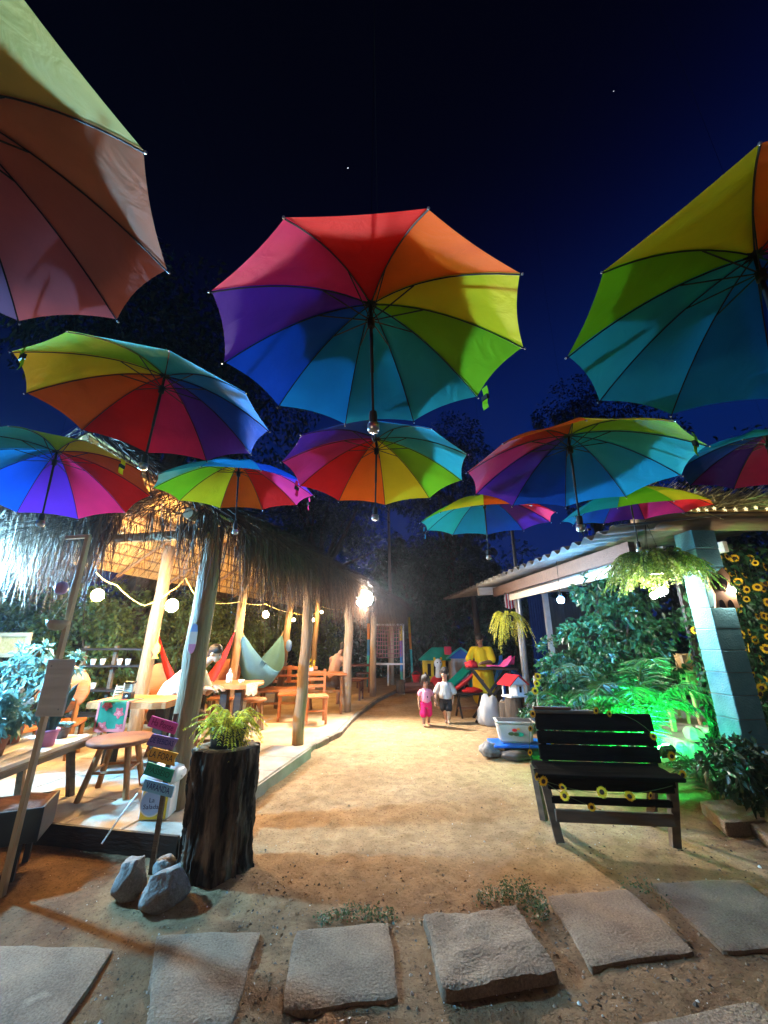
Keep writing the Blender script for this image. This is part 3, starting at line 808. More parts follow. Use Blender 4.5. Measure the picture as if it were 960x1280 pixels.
# ================================================================ trees and hedges
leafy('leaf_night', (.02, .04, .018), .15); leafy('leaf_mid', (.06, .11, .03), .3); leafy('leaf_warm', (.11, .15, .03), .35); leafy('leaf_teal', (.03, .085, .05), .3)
mat('bark_dark', (.09, .065, .045), (.045, .033, .024), scale=12, stretch=(1, 1, .2), rough=.9, bump=.8)
def crown(name, blobs, n, ll, lw, m, parent, loc0=(0, 0, 0), droop=.25):
    P = []; D = []
    vol = [b[1] ** 2 for b in blobs]; tot = sum(vol)
    for (c, r), v_ in zip(blobs, vol):
        k = int(n * v_ / tot)
        u = unit(rng.normal(size=(k, 3))); rad = r * (1 - .55 * rng.random(k) ** 2)[:, None]
        cl = unit(rng.normal(size=(max(3, k // 25), 3)))                    # leaf sprays rather than an even shell
        idx = rng.integers(0, len(cl), k); u = unit(cl[idx] + u * .33)
        p = np.array(c) - np.array(loc0) + u * rad * np.array([1, 1, .85])
        P.append(p); D.append(u + rng.normal(size=(k, 3)) * .8 + np.array([0, 0, -.25]))
    P = np.concatenate(P); D = np.concatenate(D); k = len(P)
    return link_mesh(name, leaf_mesh(name, P, D, rng.uniform(.6, 1.25, k) * ll, rng.uniform(.7, 1.2, k) * lw, droop=droop), m, parent)
def tree(label, base, blobs, n, ll, m, r0=.16, name='tree', group=None, lean=(0, 0, 0), lw=.4):
    base = Vector(base)
    t = thing(name, label, 'tree', base, 0, group)
    bl = [(Vector(c), r) for c, r in blobs]
    top = max(c.z for c, r in bl); cen = sum((c for c, r in bl), Vector()) / len(bl)
    mid = Vector((cen.x * .5 + base.x * .5, cen.y * .5 + base.y * .5, 0)) - base; mid.z = (min(c.z for c, r in bl)) * .75
    mb = MB().tube([Vector((0, 0, -.1)), mid * .5 + Vector(lean), mid], [r0, r0 * .8, r0 * .62], 9, wob=.06)
    for c, r in bl: mb.tube([mid, mid.lerp(c - base, .55) + Vector((random.uniform(-.2, .2), random.uniform(-.2, .2), .1)), c - base], [r0 * .5, r0 * .3, r0 * .08], 6)
    mb.build('trunk', M['bark_dark'], t, True)
    crown('crown', [(c, r) for c, r in bl], n, ll, ll * lw, m, t, base)
    return t
def blobs_around(c, R, k, r, squash=.8):
    out = []
    for i in range(k):
        u = unit(rng.normal(size=3)); q = Vector(u) * R * random.uniform(.3, 1); q.z *= squash
        out.append((Vector(c) + q, r * random.uniform(.7, 1.25)))
    return out
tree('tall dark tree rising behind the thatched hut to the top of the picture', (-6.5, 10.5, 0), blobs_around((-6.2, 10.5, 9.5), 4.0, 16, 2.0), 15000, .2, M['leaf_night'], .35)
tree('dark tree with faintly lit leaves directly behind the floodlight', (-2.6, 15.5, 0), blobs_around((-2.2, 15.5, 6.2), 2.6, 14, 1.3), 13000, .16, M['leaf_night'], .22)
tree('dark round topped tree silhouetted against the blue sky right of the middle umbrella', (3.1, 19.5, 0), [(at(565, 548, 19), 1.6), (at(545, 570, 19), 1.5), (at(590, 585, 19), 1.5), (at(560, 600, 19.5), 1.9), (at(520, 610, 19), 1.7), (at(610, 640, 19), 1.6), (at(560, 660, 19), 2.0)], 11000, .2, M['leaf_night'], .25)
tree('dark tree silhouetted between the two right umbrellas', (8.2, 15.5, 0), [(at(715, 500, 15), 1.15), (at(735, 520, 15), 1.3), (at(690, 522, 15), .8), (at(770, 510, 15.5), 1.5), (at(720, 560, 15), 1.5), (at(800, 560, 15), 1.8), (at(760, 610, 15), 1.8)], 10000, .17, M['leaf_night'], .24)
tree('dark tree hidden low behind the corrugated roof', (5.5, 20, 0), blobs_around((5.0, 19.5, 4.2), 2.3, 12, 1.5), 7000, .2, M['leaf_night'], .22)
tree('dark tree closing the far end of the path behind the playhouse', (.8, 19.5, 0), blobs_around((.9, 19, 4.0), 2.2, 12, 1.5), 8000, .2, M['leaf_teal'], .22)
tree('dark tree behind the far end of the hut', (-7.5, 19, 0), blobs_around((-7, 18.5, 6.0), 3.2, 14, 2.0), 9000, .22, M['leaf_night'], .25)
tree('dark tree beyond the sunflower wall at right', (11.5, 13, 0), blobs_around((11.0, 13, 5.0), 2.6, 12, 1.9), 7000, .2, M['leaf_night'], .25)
def bush(label, base, blobs, n, ll, m, group=None, name='shrub', lw=.42, stems=6):
    base = Vector(base); t = thing(name, label, 'shrub', base, 0, group)
    mb = MB()
    for c, r in blobs: 
        q = Vector(c) - base
        mb.tube([Vector((q.x * .15, q.y * .15, -.05)), q * .5 + Vector((random.uniform(-.1, .1), 0, .05)), q], [.025, .016, .006], 6)
    mb.build('stems', M['bark_dark'], t)
    crown('foliage', blobs, n, ll, ll * lw, m, t, base)
    return t
# hedge plants lit by the bulbs along the back of the hut
hp = [(20, 7.0), (75, 6.6), (130, 6.9), (235, 8.2), (265, 9.0), (325, 11.0), (345, 12.2), (375, 13.0), (408, 14), (430, 15.2), (165, 7.4), (300, 10.3)]
hl = ['in the dark corner at the left edge', 'behind the round chair', 'left of the inner post with the yellow charm', 'behind the man in the white shirt', 'left of the blue hammock post', 'behind the belly of the blue hammock', 'right of the blue hammock', 'behind the far tables', 'behind the shirtless man', 'behind the far end posts', 'just behind the inner post with the charm', 'between the inner posts']
for (px, Y), lb in zip(hp, hl):
    b = at(px, 850, Y); X = b.x - .9
    bl = [((X + random.uniform(-.45, .45), Y + 1.0 + random.uniform(-.3, .3), z), random.uniform(.35, .6)) for z in (.35, .7, 1.0, 1.35, 1.6, 1.9, 2.2)]
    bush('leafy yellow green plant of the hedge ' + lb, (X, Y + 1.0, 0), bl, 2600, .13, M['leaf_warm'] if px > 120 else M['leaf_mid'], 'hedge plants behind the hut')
# dark undergrowth at the end of the path
for i, (px, Y, h, lb) in enumerate(((450, 17.5, 2.6, 'behind the climbing net'), (510, 17.5, 2.8, 'left of the playhouse'), (560, 17.8, 2.5, 'behind the playhouse roof'), (610, 16, 2.9, 'behind the woman in yellow'), (655, 14.5, 2.9, 'behind the metal pole'), (400, 17.8, 3.0, 'behind the fringe of the hut'))):
    b = at(px, 800, Y)
    bl = [((b.x + random.uniform(-1, 1), Y + random.uniform(-.3, .6), h * k), random.uniform(.6, .95)) for k in (.15, .3, .45, .6, .75, .9, 1.05, 1.2)]
    bush('dark green undergrowth ' + lb, (b.x, Y + .3, 0), bl, 2600, .2, M['leaf_teal'], 'undergrowth at the far end of the path')
P = []; D = []
for i in range(15000):
    x = random.uniform(-24, 26); h = 5.5 + 1.6 * math.sin(x * .5) + 1.0 * math.sin(x * 1.3 + 1)
    z = random.uniform(0, 1) ** .8 * h
    P.append((x, 23 + random.gauss(0, .8) + .5 * math.sin(x * 2 + z), z)); D.append((random.gauss(0, 1), random.gauss(-.4, .7), random.gauss(-.2, .8)))
o = link_mesh('far_wood', leaf_mesh('far_wood', P, D, rng.uniform(.35, .8, len(P)), rng.uniform(.2, .42, len(P))), M['leaf_night']); tag(o, 'dark far wood closing off the garden behind the playground', 'woods', kind='stuff')
# pale slim trunk behind the floodlight
b = at(487, 760, 15.6)
o = MB().tube([(0, 0, 0), (.02, 0, 3.5), (-.03, 0, 6.8)], [.07, .06, .05], 9, wob=.06).build('pole', M['post_pale'], loc=(b.x, 15.6, 0)); tag(o, 'tall pale bare pole rising behind the end of the thatch', 'pole')
# ================================================================ right side
def bez(a, b, c, n):
    a, b, c = Vector(a), Vector(b), Vector(c)
    return [a * (1 - t) ** 2 + b * 2 * t * (1 - t) + c * t * t for t in [k / n for k in range(n + 1)]]
def frond(pts, ll, lw, m, parent, name='frond', stemr=.004, droopl=.2, dens=1.0, stem_m='leaf_mid', taper=True):
    """feather leaf: a stem along pts with two rows of leaflets"""
    pts = [Vector(p) for p in pts]; P = []; D = []; L = []
    seg = len(pts) - 1; tot = sum((pts[i + 1] - pts[i]).length for i in range(seg))
    k = max(6, int(tot / (lw * 1.25) * dens))
    for i in range(k):
        t = .12 + .88 * i / k; f = t * seg; j = min(int(f), seg - 1)
        p = pts[j].lerp(pts[j + 1], f - j); d = (pts[j + 1] - pts[j]).normalized()
        s = d.cross(Vector((0, 0, 1)))
        if s.length < .15: s = d.cross(Vector((random.gauss(0, 1), random.gauss(0, 1), 0)))
        s.normalize()
        e = ll * (math.sin(PI * min(1, .18 + t * .85)) * .8 + .2 if taper else 1 - .6 * t)
        for q in (-1, 1):
            P.append(p); D.append(s * q + d * .55 + Vector((0, 0, -.15 + random.gauss(0, .12)))); L.append(e * random.uniform(.85, 1.1))
    me = leaf_mesh(name, P, D, np.array(L), lw, droop=droopl)
    o = link_mesh(name, me, m, parent)
    MB().tube(pts, [stemr] * seg + [stemr * .3], 5).build('midrib', M[stem_m], o)
    return o
leafy('fern_yellow', (.7, .66, .07), .4, .3); leafy('fern_green', (.16, .24, .035), .35, .4); leafy('palm_green', (.05, .12, .04), .3, .35)
leafy('leaf_shrub', (.028, .105, .035), .3, .6, .4)

# --- kiosk with corrugated roof
kio = thing('kiosk', 'kiosk with a corrugated sheet roof and dark brown beam beside the leafy shrub', 'kiosk', (0, 0, 0))
mat('corrugated', (.24, .215, .17), (.16, .145, .115), scale=5, rough=.75, bump=.15); wood('fascia_cream', (.66, .58, .44), (.55, .47, .35)); wood('beam_brown', (.12, .06, .035), (.075, .04, .025))
E0, E1 = Vector((2.40, 3.9, 2.6)), Vector((1.70, 11.5, 2.6))
ed = (E1 - E0).normalized(); en = Vector((ed.y, -ed.x, 0))
if en.x < 0: en = -en
Le = (E1 - E0).length; N = int(Le / .25 * 8)
rows = [[E0 + ed * (Le * i / N) + en * w + Vector((0, 0, w * .13 + .034 * math.sin(2 * PI * (Le * i / N) / .25))) for i in range(N + 1)] for w in (0, .5, 1.0, 2.0, 3.0)]
MB().sheet(rows, .006).build('roof_sheet', M['corrugated'], kio, True)
def along(y, off, z):
    t = (y - E0.y) / ed.y; p = E0 + ed * t + en * off; return Vector((p.x, p.y, z))
MB().bar(along(4.35, .48, 2.48), along(8.7, .48, 2.48), .08, .18).build('beam', M['beam_brown'], kio)
MB().bar(along(8.75, .12, 2.5), along(8.75, 2.4, 2.62), .1, .16).build('cross_beam', M['fascia_cream'], kio)
MB().bar(along(4.1, .66, 2.37), along(8.6, .66, 2.37), .03, .19).build('fascia_board', M['fascia_cream'], kio)
MB().bar(along(4.2, 1.5, 2.5), along(8.6, 1.5, 2.5), .05, .12).build('rafter', M['fascia_cream'], kio)
for y in (5.2, 6.6, 7.9): MB().bar(along(y, .5, 2.52), along(y, 2.6, 2.72), .05, .1).build('rafter', M['wood_warm'], kio)
for px, Y in ((652, 8.7), (688, 8.9)):
    b = at(px, 800, Y); MB().bar((b.x, Y, 0), (b.x, Y, 2.55), .1, .1).build('post', M['paint_white'], kio)
cloth('curtain_navy', (.012, .03, .13), .1)
a, b = at(657, 728, 9.3), at(683, 792, 9.3)
rows = [[(a.x + (b.x - a.x) * i / 24, 9.3 + .03 * math.sin(i * 1.6), a.z + (.35 - a.z) * j / 6) for i in range(25)] for j in range(7)]
tag(MB().sheet(rows, .004).build('curtain', M['curtain_navy'], smooth=True), 'dark navy curtain hanging between the two white kiosk posts', 'curtain')
cloth('cloth_red', (.6, .03, .05), .2); cloth('cloth_white', (.72, .7, .66), .25)
c = at(637, 751, 8.4)
t = thing('striped_panel', 'small red and white striped panel hanging under the kiosk eave', 'hanging panel', c)
for i in range(7): MB().box(((i - 3) * .03, 0, 0), (.026, .012, .34 - .02 * abs(i - 3))).build('stripe', M['cloth_red'] if i % 2 else M['cloth_white'], t)
MB().bar((-.12, 0, .18), (.12, 0, .18), .02, .02).build('rail', M['wood_pale'], t)
# dark side wall panel inside the kiosk
wood('board_dark', (.1, .07, .045), (.06, .04, .03), 'Z')
wr = thing('board_wall', 'dark board wall at the back of the kiosk behind the shrub', 'wall', (0, 0, 0))
for i in range(14):
    p = along(9.6, 1.95 + i * .2, 1.25); MB().box((p.x, p.y + .3, 1.25), (.194, .03, 2.5), math.atan2(en.y, en.x)).build('board', M['board_dark'], wr)

# --- metal pole, white pot at its foot
pb = G(664, 893, .18)
o = MB().tube([(0, 0, -.18), (0, 0, 4.05)], .035, 12).lathe([(.037, 4.04), (.037, 4.07), (.01, 4.09)], 12).build('metal_pole', M['metal_grey'], loc=pb, smooth=True); tag(o, 'tall slim grey metal pole standing in the white pot', 'pole')
b = G(667, 908)
o = MB().lathe([(.10, 0), (.13, .05), (.155, .24), (.165, .25), (.165, .27), (.14, .27), (.13, .1), (.001, .1)], 20).build('flower_pot', M['plastic_white'], loc=(pb.x, pb.y, 0), smooth=True); tag(o, 'white pot at the foot of the metal pole', 'pot')
# --- block pillar with worn blue paint
mat('block_paint', (.08, .23, .27), (.12, .29, .33), scale=7, rough=.85, bump=.45, bscale=70, c3=(.22, .26, .26))
mat('mortar', (.2, .22, .21), rough=.95)
PX, PYY = 3.36, 4.12
pil = thing('block_pillar', 'tall square pillar of blue painted concrete blocks at the right', 'pillar', (PX, PYY, 0), R_(4))
MB().box((0, 0, 1.3), (.25, .23, 2.6)).build('core', M['mortar'], pil)
z = 0
while z < 2.58:
    MB().bevbox((random.uniform(-.002, .002), random.uniform(-.002, .002), z + .1), (.264, .244, .1955), .006).build('block', M['block_paint'], pil); z += .2
# --- straw shelter over the sunflower wall
sh = thing('straw_shelter', 'brown beam with a pale straw roof and fairy lights over the sunflower wall', 'shelter', (0, 0, 0))
MB().tube([(2.78, 4.15, 2.74), (3.6, 4.12, 2.73), (4.6, 4.1, 2.73), (6.2, 4.1, 2.73)], [.1, .105, .11, .11], 10, wob=.04).build('beam', M['beam_wood'], sh, True)
MB().bar((5.9, 4.15, 0), (5.9, 4.15, 2.64), .14, .14).build('post', M['beam_wood'], sh)
leafy('straw', (.6, .5, .2), .2, .45, .8)
n = 4200; P = []; D = []
for i in range(n):
    x = random.uniform(3.15, 6.3); k = random.random() ** .8
    P.append((x, 4.0 + k * 1.6 + random.gauss(0, .03), 2.84 + k * .55 + random.uniform(-.03, .1))); D.append((random.gauss(0, .5), -1, -.1 + random.gauss(0, .25)))
link_mesh('straw', strand_mesh('straw', P, D, rng.uniform(.2, .5, n), rng.uniform(.006, .014, n), np.zeros((n, 3)), 2), M['straw'], sh)['kind'] = 'stuff'
rows = [[(x, 4.02 + k * 1.6, 2.83 + k * .55) for x in (3.2, 4.2, 5.2, 6.3)] for k in (0, .5, 1)]
MB().sheet(rows, .02).build('roof_mat', M['straw_mat'], sh)
glow('fairy_glow', (1, .82, .42), .9)
t = thing('fairy_lights', 'string of tiny star shaped fairy lights along the brown beam at right', 'fairy lights', (0, 0, 0))
pts = sag((3.2, 4.0, 2.87), (3.55, 4.0, 2.86), .02, 4)[:-1] + sag((3.55, 4.0, 2.86), (4.0, 4.0, 2.87), .02, 4)[:-1] + sag((4.0, 4.0, 2.87), (4.6, 4.0, 2.88), .03, 5)
MB().tube(pts, .003, 4).build('wire', M['cable_black'], t)
for p in pts[::1]:
    st = [(p.x + (.026 if k % 2 == 0 else .01) * math.cos(k * PI / 5 + PI / 2), p.y, p.z - .02 + (.026 if k % 2 == 0 else .01) * math.sin(k * PI / 5 + PI / 2)) for k in range(10)]
    MB().poly(st, (0, -1, 0), .008).build('star_light', M['fairy_glow'], t)
# --- painted wooden cut-out on the pillar
mat('cut_skin', (.6, .33, .18), (.5, .27, .15)); mat('cut_dark', (.035, .022, .018), rough=.5)
cb = at(903, 735, 3.93)
t = thing('wooden_plaque', 'painted wooden cut out with a dark haired head hung on the blue pillar', 'plaque', cb, R_(4))
ol = [(-.12, .17), (-.04, .15), (.0, .16), (.06, .2), (.11, .13), (.1, .02), (.13, -.03), (.12, -.12), (.13, -.19), (-.12, -.19), (-.09, -.06), (-.12, .02)]
MB().poly([(x, 0, z_) for x, z_ in ol], (0, 1, 0), .018).build('board', M['cut_skin'], t)
MB().poly([(.075 * math.cos(a) - .015, -.001, .055 + .085 * math.sin(a)) for a in [k * PI / 8 for k in range(16)]], (0, -1, 0), .008).build('painted_hair', M['cut_dark'], t)
for sx in (-1, 1): MB().poly([(sx * .045 - .005 + .032 * math.cos(a), -.001, -.188 + .075 * math.sin(a)) for a in [k * PI / 8 for k in range(9)]], (0, -1, 0), .006).build('painted_boot', M['cut_dark'], t)
MB().poly([(.035 * math.cos(a) + .0, -.009, .0 + .04 * math.sin(a)) for a in [k * PI / 6 for k in range(12)]], (0, -1, 0), .004).build('painted_face', M['cut_skin'], t)

# --- sunflowers
mat('petal_yellow', (.88, .66, .03), (.82, .52, .02), scale=30, rough=.6); mat('sun_core', (.035, .018, .01), rough=.9, bump=.5, c2=(.07, .035, .015), bscale=200)
def sunflower_mesh(r):
    mb = MB(); k = 13
    for q in range(2):
        for i in range(k):
            a = 2 * PI * (i + .5 * q) / k; d = Vector((math.cos(a), 0, math.sin(a))); s = Vector((-math.sin(a), 0, math.cos(a)))
            y = -.004 if q else .0
            b0 = d * r * .35; md = d * r * .7; tp = d * r * random.uniform(.92, 1.08)
            mb.add([b0 + s * r * .09 + Vector((0, y, 0)), b0 - s * r * .09 + Vector((0, y, 0)), md - s * r * .13 + Vector((0, y - r * .12, 0)), tp + Vector((0, y - r * .02, 0)), md + s * r * .13 + Vector((0, y - r * .12, 0))], [(0, 1, 2, 3, 4)])
    mb.cur = 1
    mb.sphere((0, -.008, 0), (r * .42, r * .2, r * .42), 10, 6)
    me = mb.mesh('sunflower'); me.materials.append(M['petal_yellow']); me.materials.append(M['sun_core'])
    return me
SFM = [sunflower_mesh(.045) for _ in range(3)]
def sunflower(p, parent, sc=1.0, rx=None, rz=None, base=Vector((0, 0, 0))):
    o = bpy.data.objects.new('sunflower', random.choice(SFM)); COL.objects.link(o); o.parent = parent
    o.location = Vector(p) - base; o.scale = (sc,) * 3
    o.rotation_euler = (random.uniform(-.5, .4) if rx is None else rx, random.uniform(0, 6), random.uniform(-.7, .7) if rz is None else rz)
    return o
wl = thing('sunflower_wall', 'wall of climbing greenery covered in yellow sunflowers right of the blue pillar', 'flower wall', (0, 0, 0))
MB().bar((3.55, 4.75, .0), (3.55, 4.75, 2.6), .05, .05).bar((5.6, 4.75, 0), (5.6, 4.75, 2.6), .05, .05).bar((3.5, 4.75, 2.55), (5.7, 4.75, 2.55), .05, .05).bar((3.5, 4.75, 1.3), (5.7, 4.75, 1.3), .04, .04).build('trellis_frame', M['wood_dark'], wl)
for i in range(24):
    x = 3.6 + i * .085
    MB().tube([(x + .02 * math.sin(k), 4.7 + .02 * math.cos(2 * k), 2.55 - k * .2) for k in range(12)], .006, 5).build('vine', M['leaf_mid'], wl)
n = 7000
P = np.stack([rng.uniform(3.5, 5.7, n), 4.72 + rng.normal(0, .05, n), rng.uniform(.3, 2.6, n)], 1)
link_mesh('vine_leaves', leaf_mesh('vine_leaves', P, rng.normal(size=(n, 3)) + np.array([0, -.5, -.5]), rng.uniform(.05, .1, n), rng.uniform(.03, .06, n)), M['leaf_shrub'], wl)['kind'] = 'stuff'
for i in range(24):
    for k in range(13):
        if random.random() < .2: continue
        sunflower((3.6 + i * .085 + random.gauss(0, .03), 4.64 + random.gauss(0, .02), .45 + k * .165 + random.gauss(0, .04)), wl, random.uniform(.85, 1.3))
# --- leafy shrub lit blue and green
def at3(px, py, Y, r): return (at(px, py, Y), r)
sb = [at3(700, 810, 5.9, .28), at3(745, 740, 5.7, .3), at3(770, 775, 5.6, .36), at3(735, 800, 5.6, .36), at3(760, 820, 5.5, .36), at3(800, 800, 5.5, .34), at3(830, 775, 5.5, .25), at3(790, 750, 5.5, .26), at3(700, 845, 5.7, .3), at3(740, 850, 5.5, .34), at3(790, 845, 5.5, .32), at3(690, 870, 5.6, .25), at3(830, 830, 5.6, .22), at3(745, 718, 5.7, .2)]
bush('big leafy shrub with small dark leaves lit blue and green beside the kiosk', (2.75, 5.6, 0), sb, 5200, .1, M['leaf_shrub'], lw=.5)
# --- palms with feathery fronds behind the bench
def palm(label, base, n, ln, m, group=None, up=1.0, ll=.2, lw=.018, out=.75, a0=0):
    base = Vector(base); t = thing('palm_plant', label, 'palm', base, 0, group)
    for i in range(n):
        a = a0 + 2 * PI * i / n + random.uniform(-.25, .25); l = ln * random.uniform(.75, 1.1); d = Vector((math.cos(a), math.sin(a), 0))
        frond(bez((0, 0, 0), d * l * .25 + Vector((0, 0, l * up)), d * l * out + Vector((0, 0, l * up * random.uniform(.45, .8))), 7), ll * random.uniform(.8, 1.1), lw, m, t, stemr=.006)
    return t
b = G(850, 955); palm('feathery palm lit green between the bench and the blue pillar', (2.95, 5.15, 0), 16, 1.2, M['palm_green'], 'palms behind the bench', up=1.25, ll=.34, lw=.02, out=.8)
palm('bright green lit palm right behind the bench backrest', (2.45, 5.2, 0), 14, 1.0, M['palm_green'], 'palms behind the bench', up=1.15, ll=.3, lw=.02)
palm('low palm in front of the blue pillar foot', (3.2, 4.45, 0), 11, .62, M['palm_green'], 'palms behind the bench', up=.8, ll=.2)
bl = [((3.3 + random.uniform(-.35, .7), 4.0 + random.uniform(-.3, .3), random.uniform(.1, .55)), .22) for _ in range(9)]
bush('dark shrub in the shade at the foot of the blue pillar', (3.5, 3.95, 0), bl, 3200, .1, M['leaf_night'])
bl = [((2.5 + random.uniform(-.35, .4), 6.75 + random.uniform(-.2, .2), random.uniform(.1, .75)), .2) for _ in range(9)]
bush('low dark plants behind the sunflower stake', (2.5, 6.75, 0), bl, 1500, .09, M['leaf_shrub'])
# --- hanging ferns
def hanging_fern(label, c, n, ln, m, dn, group='hanging ferns', ll=.07, lw=.012):
    t = thing('hanging_fern', label, 'fern', c, 0, group)
    MB().lathe([(.06, -.12), (.1, -.08), (.125, .0), (.13, .01), (.11, 0), (.001, -.02)], 14).build('basket', M['wood_dark'], t)
    MB().tube([(.1, 0, 0), (0, 0, .45)], .003, 4).tube([(-.1, 0, 0), (0, 0, .45)], .003, 4).tube([(0, .1, 0), (0, 0, .45)], .003, 4).build('chain', M['metal_black'], t)
    for i in range(n):
        a = random.uniform(0, 2 * PI); d = Vector((math.cos(a), math.sin(a), 0)); l = ln * random.uniform(.6, 1.1); u = random.uniform(.15, .55)
        frond(bez(d * .05, d * l * .5 + Vector((0, 0, l * u)), d * l * random.uniform(.7, 1) + Vector((0, 0, -l * dn * random.uniform(.3, 1))), 7), ll, lw, m, t, stemr=.002, stem_m='leaf_mid', taper=False, dens=1.1)
    return t
hanging_fern('large round hanging fern left of the top of the blue pillar', at(818, 703, 4.05), 150, .58, M['fern_green'], .55, ll=.08, lw=.014)
hanging_fern('long drooping yellow green fern hanging beside the metal pole', at(634, 770, 7.6), 45, .5, M['fern_yellow'], 1.3, ll=.06)
# --- dark bench with sunflower garland
BX, BY, BR = 1.83, 3.9, R_(-6)
bn = thing('garden_bench', 'black plank bench with splayed legs, trimmed with a sunflower garland', 'bench', (BX, BY, 0), BR)
for i in range(3): MB().bevbox((0, -.225 + i * .127, .452), (1.13 if i == 0 else 1.05, .124, .03), .006, Matrix.Rotation(.03, 3, 'X')).build('seat_plank', M['wood_black'], bn)
for i, (z, h) in enumerate(((.535, .12), (.652, .1), (.782, .142))): MB().bevbox((.07, .03 + z * .11, z), (1.02, .028, h), .006, Matrix.Rotation(-.12, 3, 'X')).build('back_plank', M['wood_black'], bn)
for sx in (-1, 1):
    MB().bar((sx * .5, -.2, .44), (sx * .425, -.205, -.03), .05, .065).build('leg', M['wood_grey'], bn)
    MB().bar((sx * .5, .08, .44), (sx * .44, .16, -.03), .05, .065).build('leg', M['wood_grey'], bn)
    MB().bar((sx * .46 + .07, .1, .42), (sx * .46 + .07, .142, .83), .045, .04).build('back_post', M['wood_black'], bn)
    MB().bar((sx * .48, -.24, .41), (sx * .48, .12, .41), .04, .05).build('side_rail', M['wood_black'], bn)
MB().bevbox((0, -.215, .27), (.92, .03, .05), .005).build('front_rail', M['wood_black'], bn)
MB().bevbox((0, -.235, .17), (.89, .035, .085), .006).build('front_rail', M['wood_grey'], bn)
MB().bevbox((0, -.245, .39), (.96, .025, .08), .005).build('apron', M['wood_black'], bn)
ga = thing('sunflower_garland', 'wiry garland of small sunflowers draped over the black bench', 'garland', (BX, BY, 0), BR)
def garland(pts, fl):
    MB().tube(pts, .0025, 5).build('wire', M['leaf_mid'], ga)
    for i in fl: sunflower(pts[i] + Vector((random.gauss(0, .012), -.02, random.gauss(0, .012))), ga, random.uniform(.6, .95))
garland(bez((-.58, -.27, .45), (-.6, -.1, .65), (-.46, .08, .85), 7), (0, 2, 5, 7))
garland(bez((.1, .1, .87), (.56, .12, .9), (.6, -.1, .47), 9), (0, 1, 6, 8, 9))
garland(sag((-.5, -.27, .41), (.46, -.27, .41), .07, 14), (0, 2, 6, 9, 11))
garland(bez((-.5, -.27, .4), (-.35, -.28, .3), (-.1, -.27, .23), 6), (2, 5))
rl = thing('wood_offcut', 'weathered plank lying along the top of the bench backrest at left', 'plank', (1.66, 4.03, .848), R_(-6))
MB().bevbox((0, 0, .015), (.55, .05, .03), .008).build('plank', M['wood_grey'], rl); MB().bevbox((-.1, .0, .043), (.34, .04, .022), .008).build('plank', M['wood_redbrown'], rl)
# --- stake with sunflowers
b = G(683, 975)
t = thing('sunflower_stake', 'thin pale stake with sunflowers climbing it, left of the bench', 'flower stake', (b.x, b.y, 0))
MB().tube([(0, 0, -.05), (.005, 0, .6), (-.01, 0, 1.08)], .014, 8).build('stake', M['wood_bleached'], t)
for dx, z, s_ in ((.02, 1.08, .95), (0, 1.0, .95), (-.03, .92, 1.0), (.05, .6, .95), (.1, .4, .9), (-.02, .16, .8)): sunflower((dx, -.03, z), t, s_, 0, 0)
MB().tube([(.02, -.01, 1.05), (-.03, -.015, .9), (.04, -.015, .6), (.0, -.02, .4), (.03, -.02, .15)], .005, 5).build('vine', M['leaf_mid'], t)
# --- slatted chairs and table beyond the shrub
def slat_chair(label, loc, rz, m, group, sc=1.0):
    t = thing('slatted_chair', label, 'chair', loc, rz, group); t.scale = (sc,) * 3
    for sx in (-1, 1):
        MB().bar((sx * .2, -.2, 0), (sx * .2, -.2, .45), .035, .035).build('leg', m, t); MB().bar((sx * .2, .2, 0), (sx * .2, .26, .95), .035, .035).build('leg', m, t)
    for i in range(5): MB().box((0, -.19 + i * .095, .46), (.44, .08, .02)).build('seat_slat', m, t)
    for i in range(5): MB().box((0, .215 + i * .01, .56 + i * .09), (.38, .02, .055)).build('back_slat', m, t)
    return t
slat_chair('pale slatted chair seen between the shrub and the blue pillar', (4.5, 5.75, .335), R_(20), M['wood_pale'], 'pale slatted chairs')
slat_chair('pale slatted chair facing the viewer behind the palm', (4.7, 6.5, .335), R_(160), M['wood_pale'], 'pale slatted chairs')
t = thing('wooden_table', 'pale wooden table behind the slatted chair at right', 'table', (4.35, 6.15, .335))
for i in range(5): MB().bevbox((0, -.3 + i * .15, .75), (1.1, .145, .03), .004).build('table_plank', M['wood_pale'], t)
for sx in (-1, 1):
    for sy in (-1, 1): MB().bar((sx * .48, sy * .28, 0), (sx * .48, sy * .28, .735), .05, .05).build('leg', M['wood_pale'], t)
mat('basket_straw', (.55, .38, .16), (.45, .28, .1), scale=30, bump=.4)
o = MB().lathe([(.08, 0), (.11, .1), (.13, .2), (.12, .2), (.1, .1), (.001, .02)], 16).build('basket', M['basket_straw'], loc=(4.35, 6.05, 1.102), smooth=True); tag(o, 'straw basket on the pale table behind the shrub', 'basket')
mat('deck_stone', (.5, .45, .38), (.35, .3, .26), scale=4, rough=.9, bump=.4)
tag(MB().bevbox((5.6, 7.0, .155), (4.0, 3.6, .36), .02).build('terrace', M['deck_stone']), 'pale raised stone terrace under the slatted chairs', 'terrace', kind='structure')
for i in range(30):
    b = Vector((3.65 + random.uniform(-.1, 1.2), 5.42 + random.uniform(-.08, .06), 0))
    r = random.uniform(.08, .16)
    mb = MB().sphere((0, 0, 0), (r, r * .8, r * .65), 8, 6); mb.v = [tuple(Vector(v) * (1 + .25 * mnoise.noise(Vector(v) * 9 + Vector((i, 0, 0))))) for v in mb.v]
    MAT = M['deck_stone']
    if i == 0: rk = thing('rockery', 'heap of pale rocks edging the terrace behind the palms', 'rocks', (0, 0, 0))
    mb.build('rock', MAT, rk, loc=(b.x, b.y, .08 + (i % 3) * .16), rot=(0, 0, i))
